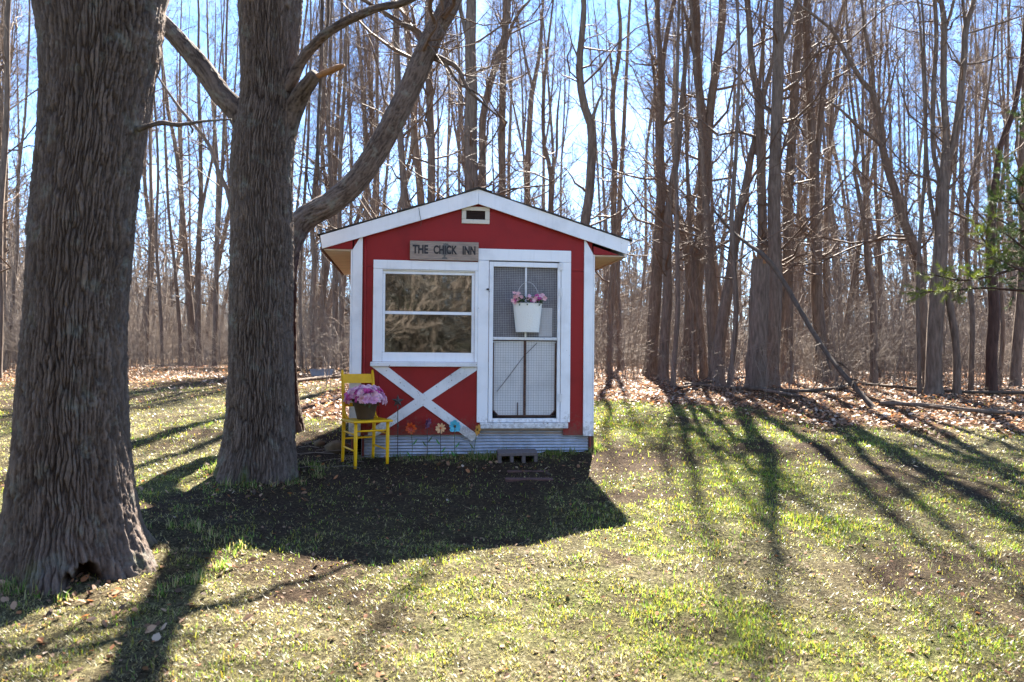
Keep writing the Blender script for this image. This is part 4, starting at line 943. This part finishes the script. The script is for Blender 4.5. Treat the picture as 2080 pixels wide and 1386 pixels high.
L.new(fr.outputs[0], ms.inputs[0]); L.new(trn.outputs[0], ms.inputs[1]); L.new(gl.outputs[0], ms.inputs[2]); L.new(ms.outputs[0], nt.nodes['Material Output'].inputs['Surface'])
M['glass'] = mgl
for z0, z1 in ((1.692, 2.070), (2.103, 2.472)): part('pane', 'glass', (.318, .008, z0), (1.181, .012, z1), sash, 0)
part('dark_backing', 'dark', (.28, .20, 1.62), (1.22, .21, 2.52), None, 0)  # dark sheet added behind the panes to stand for the unlit interior
# cross braces under the window
def board(name, a, b_, w, y0, y1, m, parent=None):
    a, b_ = Vector((a[0], 0, a[1])), Vector((b_[0], 0, b_[1])); d = (b_-a); ln = d.length; ang = math.atan2(d.z, d.x)
    Mx = Matrix.Translation(a) @ Matrix.Rotation(-ang, 4, 'Y')
    return MB().box((0, y0, -w/2), (ln, y1, w/2), .002, Mx).build(name, M[m], parent or coop)
MB().prism([(1.085, 1.5475), (1.238, 1.5475), (1.238, 1.515), (.262, .866), (.165, .866), (.165, .905)], -.021, -.0015).build('brace_board', M['white_old'], coop)
A0, A1 = np.array([.335, 1.505]), np.array([1.245, .838]); Bd = np.array([1.16-.21, 1.53-.885]); Bd = Bd/np.linalg.norm(Bd)
MB().prism([(.192, 1.5475), (.350, 1.5475), (.704, 1.272), (.626, 1.220)], -.0195, -.0015).build('brace_board', M['white_old'], coop)
MB().prism([(.784, 1.213), (.704, 1.160), (1.195, .800), (1.262, .862)], -.0195, -.0015).build('brace_board', M['white_old'], coop)
# corrugated skirt
def corrugated(u0, u1, z0, z1, w, pitch=.031, amp=.006):
    zz = np.arange(z0, z1, pitch/8); uu = np.linspace(u0, u1, 40)
    U_, Z_ = np.meshgrid(uu, zz, indexing='ij')
    y_ = w+amp*np.sin(Z_/pitch*2*np.pi)+.010*(fbm(U_.ravel()*2.5, Z_.ravel()*3, 1., 2).reshape(U_.shape)-.5)
    i = np.arange(U_.size).reshape(U_.shape); q = np.stack([i[:-1, :-1], i[1:, :-1], i[1:, 1:], i[:-1, 1:]], -1).reshape(-1, 4)
    Vt = np.stack([U_, y_, Z_], -1).reshape(-1, 3); n = len(Vt)
    V2 = np.concatenate([Vt, Vt+[0, .002, 0]])
    return mesh_np('metal_skirt', V2, [q, q[:, ::-1]+n], [M['galv']])
link('metal_skirt', corrugated(.10, 1.29, .56, .878, .024), coop); link('metal_skirt', corrugated(1.283, 2.40, .56, .925, .033), coop)
# door: casing, threshold, frame, screens, boards behind
part('door_casing', 'white', (1.242, -.022, .990), (1.352, -.001, 2.628)); part('door_casing', 'white', (2.098, -.022, .990), (2.198, -.001, 2.628))
part('door_casing', 'white', (1.242, -.0225, 2.630), (2.198, -.001, 2.747))
part('threshold', 'white_old', (1.275, -.045, .930), (2.176, .03, .988), None, .004)
door = MB().box((1.358, -.014, .992), (1.400, .020, 2.618), .002).box((2.062, -.014, .992), (2.094, .020, 2.618), .002).box((1.402, -.0135, 2.570), (2.060, .020, 2.618), .002).box((1.402, -.0135, .992), (2.060, .020, 1.030), .002).build('door', M['white'], coop)
part('mid_rail', 'white_old', (1.402, -.008, 1.826), (2.060, .018, 1.854), door)
part('muntin', 'white_old', (1.726, -.006, 1.856), (1.744, .018, 2.568), door)
part('rusty_bar', 'rust', (1.724, .010, 1.05), (1.744, .022, 1.824), door)
def wiremesh(u0, u1, z0, z1, p, th, y_):
    mb = MB(); n = int((u1-u0)/p)
    for i in range(n+1): u = u0+(u1-u0)*i/n; mb.box((u-th/2, y_-th/2, z0), (u+th/2, y_+th/2, z1))
    n = int((z1-z0)/p)
    for i in range(n+1): z = z0+(z1-z0)*i/n; mb.box((u0, y_+th/2+.0002, z-th/2), (u1, y_+th*1.5+.0002, z+th/2))
    return mb
w = wiremesh(1.402, 2.060, 1.856, 2.568, .0175, .0020, .006).build('wire_screen', M['wire'], door); w['kind'] = 'stuff'
w = wiremesh(1.402, 2.060, 1.032, 1.824, .0255, .0015, .006).build('wire_screen', M['wire_dark'], door); w['kind'] = 'stuff'
ch = .055
part('upper_board', 'grey_panel', (1.34, .060, 1.82), (2.12, .070, 2.74), door, 0)
part('cloth_patch', 'white_panel', (1.88, .050, 1.865), (2.02, .055, 2.16), door, 0)
part('cloth_patch', 'grey_panel', (1.55, .050, 1.90), (1.64, .055, 2.02), door, 0)
for u0, u1, c0, c1 in ((1.404, 1.722, ch, 0), (1.746, 2.054, 0, ch)):
    pl = [(u0+c0, 1.062), (u1-c1, 1.062)]+([(u1, 1.062+c1)] if c1 else [])+[(u1, 1.815), (u0, 1.815)]+([(u0, 1.062+c0)] if c0 else [])
    MB().prism(pl, .030, .040).build('lower_board', M['white_panel'], door)
mb = MB().tube([(1.408, .022, 1.80), (1.408, .022, 1.115), (1.462, .022, 1.056), (1.735, .022, 1.050), (2.0, .022, 1.052), (2.050, .022, 1.112), (2.052, .022, 1.80)], .008, 6); mb.build('rusty_frame', M['rust'], door)
MB().tube([(1.45, .024, 1.30), (1.58, .024, 1.47), (1.72, .024, 1.66), (1.86, .024, 1.80)], .003, 5).build('brace_wire', M['wire_dark'], door)
MB().tube([(1.662, .020, 1.05), (1.663, .020, 1.19)], .005, 5).build('drop_rod', M['rust'], door)
MB().tube([(1.328, -.030, 2.334), (1.350, -.032, 2.336)], .009, 8).tube([(1.345, -.036, 2.345), (1.352, -.038, 2.318), (1.358, -.030, 2.31)], .004, 6).build('latch', M['iron'], door)
for z in (2.32, 1.24, 2.585):
    MB().box((2.074, -.0285, z-.04), (2.092, -.0235, z+.04), .001).box((2.1, -.0275, z-.04), (2.116, -.0235, z+.04), .001).tube([(2.096, -.028, z-.04), (2.096, -.028, z+.04)], .006, 8).build('hinge', M['white_old'], door)
MB().tube([(.118, -.014, .60), (.118, -.014, 1.4), (.118, -.014, 2.60), (.119, -.014, 2.84)], .012, 10).build('conduit_pipe', M['red'], coop, smooth=True)
MB().tube([(.640, -.072, 3.13), (.650, -.076, 3.06), (.664, -.070, 3.0), (.662, -.05, 2.95)], .0028, 5).build('loose_wire', M['iron'], coop)

# ------------------------------------------------------------------ sign
sg = thing('sign_board', 'weathered wooden sign reading THE CHICK INN above the window', 'sign', cw(.557, -.046, 2.616), YAW)
MB().box((0, .001, 0), (.686, .022, .188), .002).build('board', M['old_wood'], sg)
def text_mesh(txt, h, width):
    cu = bpy.data.curves.new('lettering', 'FONT'); cu.body = txt; cu.size = 1; cu.offset = .036; cu.space_word = 1.5; cu.extrude = .02
    to = bpy.data.objects.new('lettering', cu); COL.objects.link(to); dg = bpy.context.evaluated_depsgraph_get(); dg.update()
    me = bpy.data.meshes.new_from_object(to.evaluated_get(dg)); bpy.data.objects.remove(to); bpy.data.curves.remove(cu)
    co = np.array([v.co[:] for v in me.vertices]); lo, hi = co.min(0), co.max(0)
    co = (co-lo)/(hi-lo); V = np.stack([co[:, 0]*width, -co[:, 2]*.0012, co[:, 1]*h], 1)
    me.vertices.foreach_set('co', V.astype(np.float32).ravel()); me.update(); me.materials.clear(); me.materials.append(M['black_paint']); return me
xo = .026
for word, wd in (('THE', .154), ('CHICK', .236), ('INN', .130)):
    o = link('lettering', text_mesh(word, .088, wd), sg, (xo, -.0012, .060)); xo += wd+.054
rst = [(.335,.012),(.372,.012),(.366,.028),(.356,.034),(.358,.05),(.376,.062),(.396,.084),(.402,.104),(.388,.098),(.376,.104),(.372,.124),(.376,.146),(.386,.152),(.374,.160),(.372,.172),(.364,.166),(.358,.176),(.350,.166),(.342,.170),(.342,.156),(.332,.140),(.330,.116),(.316,.100),(.312,.080),(.324,.062),(.344,.05),(.346,.034),(.334,.026)]
MB().prism([(.352+(a-.356)*1.5, b_) for a, b_ in rst], -.0005, .0006).build('stencil', M['rooster'], sg)

# ------------------------------------------------------------------ flowers
def petal_flower(n_pet, r, cup=.35, mat=None, wide=.55, layers=1, seed=0, name='petals'):
    rd_ = random.Random(seed); mb = MB()
    for ly in range(layers):
        for k in range(n_pet):
            a = (k+.5*ly)/n_pet*6.2832+rd_.uniform(-.08, .08); rr = r*(1-.3*ly)*rd_.uniform(.9, 1.1); c = cup*(1+.8*ly)
            ca, sa = math.cos(a), math.sin(a); w = wide*rr*rd_.uniform(.85, 1.15)
            def pt(f, s, h): return mb.bm.verts.new((ca*f*rr-sa*s*w, -(h*rr), sa*f*rr+ca*s*w))
            q = [pt(.05, 0, 0), pt(.5, -.42, c*.5), pt(.85, -.36, c*.7), pt(1., 0, c*.55), pt(.85, .36, c*.7), pt(.5, .42, c*.5), pt(.55, 0, c*.30)]
            for i in range(6): mb.bm.faces.new((q[i], q[(i+1) % 6], q[6]))
    return mb.mesh(name, mat, True)
M['pk1'] = thin_leaf('pale_pink_petal', (.88, .58, .66)); M['pk2'] = thin_leaf('hot_pink_petal', (.66, .10, .36)); M['pk3'] = thin_leaf('lilac_pink_petal', (.80, .46, .66)); M['pk4'] = thin_leaf('peach_pink_petal', (.86, .52, .54))
M['gl'] = thin_leaf('dark_green_leaf', (.045, .085, .025))
M['or'] = plain('orange_enamel', (.62, .09, .02), .3, .2, 30); M['pu'] = plain('dull_purple_enamel', (.13, .045, .10), .4, .2, 30); M['pe'] = plain('peach_enamel', (.74, .46, .24), .3, .2, 30)
M['bl'] = plain('turquoise_enamel', (.09, .46, .62), .28, .2, 30); M['am'] = plain('amber_enamel', (.55, .24, .02), .3, .25, 30); M['rd'] = plain('red_enamel', (.42, .04, .02), .3, .2, 30); M['dk'] = plain('dark_brass', (.12, .08, .03), .4, .2, 40, .6)

# yellow chair
YCH = .365
ch_o = np.array([-1.445, 7.15, 0]); ch_o[2] = float(gz(7.35))-.008
chair = thing('chair', 'bright yellow wooden ladder back chair holding a pot of pink flowers', 'chair', ch_o, R(33))
cwid, cdep, sh = .352, .345, .43
zf = [float(gz((Matrix.Rotation(R(33), 3, 'Z') @ Vector(p))[1]+ch_o[1]))-ch_o[2]-.02 for p in ((0, 0, 0), (cwid, 0, 0), (.02, cdep, 0), (cwid-.02, cdep, 0))]
for i, (px, py) in enumerate(((.016, .016), (cwid-.016, .016))):
    MB().tube([(px, py, zf[i]), (px, py, .06), (px, py, .22), (px, py, sh-.018)], [.0135, .0155, .0185, .0165], 12).build('leg', M['yellow'], chair, smooth=True)
back = []
for i, px in enumerate((.020, cwid-.020)):
    S = spline(np.array([(px, cdep+.012, zf[2+i], .0145), (px, cdep-.004, .2, .0165), (px, cdep-.012, sh, .0185), (px, cdep+.004, .62, .0175), (px, cdep+.045, .885, .0145), (px, cdep+.047, .897, .009)]), 16)
    MB().tube(S[:, :3], S[:, 3], 12).build('back_post', M['yellow'], chair, smooth=True); back.append(S)
    sgn = 1 if i == 0 else -1
    MB().tube([(px, cdep-.016, sh+.15), (px+.002*sgn, cdep-.024, sh+.075), (px+.006*sgn, cdep-.050, sh+.03), (px+.010*sgn, cdep-.105, sh+.008)], [.007, .011, .012, .010], 8).build('seat_bracket', M['yellow'], chair, smooth=True)
mb = MB(); q = 14
top = []
for k in range(q+1):
    pass
sx0, sx1, sy0, sy1 = -.022, cwid+.022, -.028, cdep-.028
mb.box((sx0, sy0, sh-.018), (sx1, sy1, sh+.004), .007); so_ = mb.build('seat', M['yellow'], chair)
for z0, z1 in ((.770, .858), (.640, .672), (.545, .580)):
    zc = (z0+z1)/2; yb = float(np.interp(zc, back[0][:, 2], back[0][:, 1]))
    mb = MB(); n = 8; prev = None; vs = []
    for k in range(n+1):
        f = k/n; xx = .026+(cwid-.052)*f; bow = .018*(1-(2*f-1)**2); tl = .012*(z1-z0)/.09
        vs.append([mb.bm.verts.new((xx, yb+bow-.006-tl, z0)), mb.bm.verts.new((xx, yb+bow+.006-tl, z0)), mb.bm.verts.new((xx, yb+bow+.006+tl, z1)), mb.bm.verts.new((xx, yb+bow-.006+tl, z1))])
    for k in range(n):
        for j in range(4): mb.bm.faces.new((vs[k][j], vs[k][(j+1) % 4], vs[k+1][(j+1) % 4], vs[k+1][j]))
    mb.bm.faces.new(vs[0][::-1]); mb.bm.faces.new(vs[-1]); bmesh.ops.recalc_face_normals(mb.bm, faces=mb.bm.faces)
    mb.build('back_slat', M['yellow'], chair)
for a, b_ in (((.016, .016, .335), (cwid-.016, .016, .335)), ((.016, .016, .150), (.020, cdep, .165)), ((.016, .016, .300), (.020, cdep-.004, .315)), ((cwid-.016, .016, .150), (cwid-.020, cdep, .165)), ((cwid-.016, .016, .300), (cwid-.020, cdep-.004, .315)), ((.020, cdep-.004, .24), (cwid-.020, cdep-.004, .24))):
    a, b_ = np.array(a), np.array(b_)
    MB().tube([a, a*.7+b_*.3, a*.3+b_*.7, b_], [.0075, .0095, .0095, .0075], 8).build('stretcher', M['yellow'], chair, smooth=True)

# pot of pink flowers on the seat
chM = Matrix.Translation(ch_o) @ Matrix.Rotation(R(33), 4, 'Z')
pc = chM @ Vector((.165, .150, sh+.0045))
pot = thing('flower_pot', 'brown pot of bunched pink and lilac flowers standing on the yellow chair', 'flower pot', pc, R(10))
MB().lathe([(.001, .0), (.074, .0), (.079, .004), (.112, .142), (.121, .144), (.122, .160), (.114, .161), (.106, .150), (.104, .138), (.001, .136)], 32).build('pot', M['pot'], pot, smooth=True)
MB().lathe([(.001, .142), (.103, .140)], 20).build('soil', M['soil'], pot)
bl = [petal_flower(6, .034, .7, M[m], .8, 3, i, 'blossom') for i, m in enumerate(('pk1', 'pk2', 'pk3', 'pk4', 'pk1', 'pk3', 'pk2'))]
rgf = random.Random(4)
def near_dir(d): return Vector(d).normalized().to_track_quat('-Y', 'Z').to_euler()
cnt = 0
for k in range(104):
    a = k*2.39996; f = (k+.5)/104; el = math.asin(1-1.12*f) if 1-1.12*f > -1 else 0
    d = Vector((math.cos(a)*math.cos(el), math.sin(a)*math.cos(el), math.sin(el)))
    p = Vector((d.x*.168, d.y*.150, .185+d.z*.115)); p += Vector((rgf.uniform(-.014, .014), rgf.uniform(-.014, .014), rgf.uniform(-.014, .014)))
    t_ = p.x/.18+rgf.uniform(-.55, .55)
    m_ = bl[1] if t_ < -.55 and rgf.random() < .55 else (bl[3] if t_ < -.1 and p.z < .2 else rgf.choice([bl[0], bl[2], bl[5], bl[4], bl[6], bl[2]]))
    o = link('blossom', m_, pot, p); o.rotation_euler = near_dir(d+Vector((rgf.uniform(-.5, .5), rgf.uniform(-.5, .5), rgf.uniform(-.3, .5)))); s_ = rgf.uniform(.85, 1.25); o.scale = (s_, s_, s_)
lfm = petal_flower(3, .06, .2, M['gl'], .5, 1, 9, 'leaf')
for k in range(22):
    a = k*2.4; o = link('leaf', lfm, pot, (math.cos(a)*.12, math.sin(a)*.11, .165+rgf.uniform(0, .06))); o.rotation_euler = near_dir((math.cos(a), math.sin(a), rgf.uniform(-.4, .4)))
for k in range(9):
    a = k*.7; MB().tube([(math.cos(a)*.04, math.sin(a)*.04, .13), (math.cos(a)*.09, math.sin(a)*.09, .2)], .003, 5).build('stalk', M['gl'], pot)

# bucket of flowers hung on the screen door
bk = thing('hanging_bucket', 'white hammered metal half bucket with pink flowers hung on the screen door', 'bucket', cw(1.748, -.030, 1.905), YAW)
def half_bucket(r0, r1, h, dep, m):
    mb = MB(); K = 18; rows = []
    for fz in np.linspace(0, 1, 9):
        r_ = r0+(r1-r0)*fz; row = []
        for k in range(K+1):
            a = math.pi+math.pi*k/K; row.append(mb.bm.verts.new((math.cos(a)*r_, math.sin(a)*r_*dep, fz*h)))
        rows.append(row)
    for i in range(8):
        for k in range(K): mb.bm.faces.new((rows[i][k], rows[i][k+1], rows[i+1][k+1], rows[i+1][k]))
        mb.bm.faces.new((rows[i][K], rows[i][0], rows[i+1][0], rows[i+1][K]))
    mb.bm.faces.new(rows[0][::-1])
    bmesh.ops.recalc_face_normals(mb.bm, faces=mb.bm.faces)
    me = mb.mesh('bucket', m, False); return me
mham, nt, b = nodes('hammered_white_metal'); b.inputs['Base Color'].default_value = (.74, .73, .68, 1); b.inputs['Roughness'].default_value = .42
vo = N(nt, 'ShaderNodeTexVoronoi'); vo.inputs['Scale'].default_value = 70; nt.links.new(N(nt, 'ShaderNodeTexCoord').outputs['Object'], vo.inputs['Vector']); bump(nt, b, vo.outputs[0], .5, .006)
bo = link('bucket', half_bucket(.119, .150, .290, .62, mham), bk)
MB().tube([(math.cos(math.pi+math.pi*k/24)*.1515, math.sin(math.pi+math.pi*k/24)*.1515*.62, .290) for k in range(25)], .0045, 6).build('rim', mham, bk, smooth=True)
MB().tube([(math.cos(a)*.122, -.012, .285+math.sin(a)*.225) for a in np.linspace(0, math.pi, 22)], .0032, 6).build('handle', M['wire'], bk, smooth=True)
MB().tube([(0, -.010, .515), (0, .022, .512), (0, .032, .50)], .003, 5).build('hook', M['iron'], bk)
b2l = [petal_flower(5, .026, .5, M[m], .9, 2, 20+i, 'blossom') for i, m in enumerate(('pk4', 'pk4', 'pk1', 'pk2'))]
for k in range(34):
    u = rgf.uniform(-.17, .17); cl = [(-.13, .36), (-.10, .33), (.02, .335), (.09, .35), (.15, .365), (-.155, .30), (.06, .32)][k % 7]
    p = (cl[0]+rgf.uniform(-.03, .03), -.06+rgf.uniform(-.045, .03), cl[1]+rgf.uniform(-.025, .03)); o = link('blossom', b2l[(k % 7) % 4 if rgf.random() < .6 else rgf.randrange(4)], bk, p)
    o.rotation_euler = near_dir((rgf.uniform(-.7, .7), -1, rgf.uniform(-.3, .8))); s_ = rgf.uniform(.7, 1.15); o.scale = (s_, s_, s_)
lf2 = petal_flower(3, .036, .3, M['gl'], .5, 1, 31, 'leaf')
for k in range(34):
    o = link('leaf', lf2, bk, (rgf.uniform(-.15, .16), -.05+rgf.uniform(-.05, .03), .30+rgf.uniform(-.012, .06))); o.rotation_euler = near_dir((rgf.uniform(-1, 1), -.8, rgf.uniform(-.6, .6)))
MB().tube([(.10, -.03, .29), (.14, -.04, .38), (.165, -.045, .43)], .002, 4).tube([(-.08, -.04, .29), (-.12, -.05, .36)], .002, 4).build('stalk', M['gl'], bk)

# metal garden stakes along the foot of the coop
def stake(name, label, px_head, px_foot, w_off, build, lean=0., leaves_=(), mat='stem', rad=.0035, group='metal flower stakes in the bed below the window'):
    fp = G(*px_foot); 
    # foot just in front of the coop wall
    def onw(px, py):
        r = ray(px, py); Wd = np.array([-math.sin(YAW), math.cos(YAW), 0]); O_ = np.array([OX, OY, 0])-Wd*w_off; c0 = np.array([0, 0, EYE]); return c0+r*(((O_-c0)@Wd)/(r@Wd))
    hd, ft = onw(*px_head), onw(*px_foot); ft[2] = float(gz(ft[1]))-.03
    t = thing(name, label, 'garden stake', ft, YAW, group)
    Rm = np.array(Matrix.Rotation(-YAW, 3, 'Z')); h = Rm@(hd-ft)
    mid = h*.5+np.array([lean, 0, 0]); S = spline(np.array([[0, 0, 0], mid, h]), 9)
    MB().tube(S, rad, 6).build('stem', M[mat], t, smooth=True)
    for z_, sgn, m_ in leaves_:
        p = S[int(np.clip(z_*8, 0, 8))]; mb = MB()
        q = [(0, 0, 0), (.016, -.006, .022), (.034, -.004, .046), (.050, 0, .056), (.040, -.004, .030), (.022, -.006, .006)]
        vs = [mb.bm.verts.new((p[0]+sgn*a, p[1]+c_-.004, p[2]+d_)) for a, c_, d_ in q]; mb.bm.faces.new(vs); mb.build('leaf', M[m_], t)
    build(t, h); return t
def fl_build(pm, cm, n, r, turn=0., layers=1, wide=.6, seed=0, tilt=.15):
    def f(t, h):
        o = link('petals', petal_flower(n, r, .22, M[pm], wide, layers, seed), t, h); o.rotation_euler = (tilt, 0, turn)
        c = MB().lathe([(.001, .016), (r*.16, .012), (r*.22, .0)], 12); me = c.mesh('flower_center', M[cm], True)
        c_o = link('flower_center', me, t, h); c_o.rotation_euler = (R(90)+tilt, 0, turn)
        if layers > 1:
            i_ = link('inner_petals', petal_flower(n, r*.55, .45, M[cm], wide, 1, seed+5, 'inner_petals'), t, h+np.array([0, -.006, 0])); i_.rotation_euler = (tilt, 0, turn)
    return f
stake('flower_stake', 'orange red metal flower stake, nearest the star stake', (834, 870), (836, 930), .10, fl_build('or', 'rd', 9, .060, 0, 2, .5, 1), .012, ((.52, 1, 'leafgreen'), (.22, -1, 'leafgreen')))
stake('flower_stake', 'dull purple metal flower stake turned almost edge on', (868, 860), (868, 930), .09, fl_build('pu', 'pu', 8, .060, R(58), 2, .5, 2), 0, ((.45, -1, 'stem'), (.62, 1, 'stem')), 'iron')
stake('flower_stake', 'peach metal flower stake with a red centre, fourth from the chair', (895, 870), (895, 930), .10, fl_build('pe', 'or', 9, .054, 0, 1, .5, 3), 0, ((.50, -1, 'leafgreen'), (.28, 1, 'leafgreen')), 'iron')
stake('flower_stake', 'turquoise blue metal flower stake with bright green leaves', (924, 866), (926, 930), .10, fl_build('bl', 'dk', 8, .064, 0, 1, .75, 4), -.008, ((.48, 1, 'leafgreen'), (.22, -1, 'leafgreen')))
stake('flower_stake', 'amber metal flower stake leaning by the door corner', (969, 873), (960, 930), .10, fl_build('am', 'dk', 8, .058, R(52), 1, .6, 5), .0, ((.4, -1, 'stem'),), 'stem')
def star_build(t, h):
    mb = MB(); r1, r2 = .066, .026; c = mb.bm.verts.new((0, -.018, 0)); cb = mb.bm.verts.new((0, .010, 0)); ring = []
    for k in range(10):
        a = math.pi/2+k*math.pi/5; r_ = r1 if k % 2 == 0 else r2; ring.append(mb.bm.verts.new((math.cos(a)*r_, 0, math.sin(a)*r_)))
    for k in range(10): mb.bm.faces.new((ring[k], ring[(k+1) % 10], c)); mb.bm.faces.new((ring[(k+1) % 10], ring[k], cb))
    link('star', mb.mesh('star', M['iron']), t, h)
    MB().lathe([(.001, -.02), (.011, -.012), (.012, -.004), (.006, .004), (.012, .010), (.001, .02)], 10).build('collar', M['iron'], t, h*.60, smooth=True)
    MB().lathe([(.001, -.03), (.007, -.02), (.007, 0), (.001, .004)], 10).build('collar', M['iron'], t, h*.92, smooth=True)
stake('star_stake', 'rusty five pointed metal star on a thin rod beside the chair', (808, 815), (808, 930), .10, star_build, 0, (), 'iron', .0045, None)

# concrete block step, pavers, stone
def block(mb, L_, H_, D2):
    # three cores seen from the front
    zs = [(0, .030), (H_-.030, H_)]
    for z0, z1 in zs: mb.box((0, 0, z0), (L_, D2, z1), .003)
    n = 3; web = .034; cell = (L_-web*(n+1))/n
    for i in range(n+1): u = i*(cell+web); mb.box((u, .001, .0305), (u+web, D2-.001, H_-.0305), .003)
    return mb
bp_ = at(1012, 932, 7.50); bp_[2] = float(gz(7.50))
ob = block(MB(), .385, .175, .19).build('concrete_block', M['block']); ob.location = (bp_[0], 7.50, bp_[2]-.090); ob.rotation_euler = (R(5), R(-1.0), R(5))
tag(ob, 'grey concrete block with three holes set as a step below the door', 'concrete block')
for (px0, py0), ln, dp, lab, rz in (((1030, 958), .385, .045, 'narrow red brown paver edge in the dirt, closer to the coop step', 2), ((1026, 978), .42, .075, 'red brown paver sunk in the dirt, farther from the coop step', 1)):
    p = G(px0, py0); o = MB().box((0, 0, -.05), (ln, dp, .014), .005).build('paver', M['paver']); o.location = (p[0], p[1], float(gsurf(np.array([p[0]+.15]), np.array([p[1]]))[0])-.004); o.rotation_euler = (R(4), 0, R(rz)); tag(o, lab, 'paver', 'pavers in front of the door step')
def rock(name, label, p, s, seed, m='stone'):
    bm = bmesh.new(); bmesh.ops.create_icosphere(bm, subdivisions=3, radius=1)
    for v in bm.verts:
        c = v.co; k = .75+.5*float(fbm(np.array([c.x*1.3+seed]), np.array([c.y*1.3]), np.array([c.z*1.3]), 3)[0]); v.co = Vector((c.x*s[0]*k, c.y*s[1]*k, c.z*s[2]*k))
    for f in bm.faces: f.smooth = False
    me = bpy.data.meshes.new(name); bm.to_mesh(me); bm.free(); me.materials.append(M[m]); o = link(name, me, None, p); tag(o, label, 'stone'); return o
p = G(676, 922); rock('stone', 'brown stone lying in the dark soil behind the yellow chair', (p[0]+.02, p[1]+.12, p[2]+.05), (.12, .09, .075), 3)
p = G(648, 905); rock('stone', 'small pale stone left of the brown stone behind the chair', (p[0], p[1], p[2]+.02), (.06, .05, .04), 8)
# dry stalks lying in the dark bed between second trunk and chair
mb = MB()
for k in range(26):
    x0 = -2.25+.75*random.random(); y0 = 7.0+1.3*random.random(); a = random.uniform(-.5, .9); ln = random.uniform(.12, .45)
    z0 = float(gz(y0))+.012
    mb.tube([(x0, y0, z0), (x0+math.cos(a)*ln*.5, y0+math.sin(a)*ln*.5, z0+.02), (x0+math.cos(a)*ln, y0+math.sin(a)*ln, z0+.006)], .003, 4)
o = mb.build('dead_stalks', M['brush']); o['kind'] = 'stuff'; o['label'] = 'dry stalks lying in the dark bed beside the second trunk'; o['category'] = 'dead stalks'
# pale trough left at the wood edge
p = G(655, 757); tr = thing('water_trough', 'pale blue grey metal trough lying far off at the wood edge left of the coop', 'trough', (p[0], 16.5, float(gz(16.5))), R(6))
p2 = at(655, 752, 16.5); tr.location.x = p2[0]; tr.scale = (.75, .75, .6)
M['bluegrey'] = plain('blue_grey_sheet', (.17, .19, .22), .6, .2, 8, .1)
mb = MB(); prof = [(-.34, .26), (-.27, .02), (.27, .02), (.34, .26), (.32, .26), (.255, .04), (-.255, .04), (-.32, .26)]
mb.prism(prof, -.18, .18).build('tub', M['bluegrey'], tr)
MB().box((-.345, -.20, .255), (.345, -.181, .275)).box((-.345, .181, .255), (.345, .20, .275)).build('rim', M['bluegrey'], tr)
MB().box((-.27, -.179, .021), (.27, -.165, .255)).box((-.27, .165, .021), (.27, .179, .255)).build('end_panel', M['bluegrey'], tr)
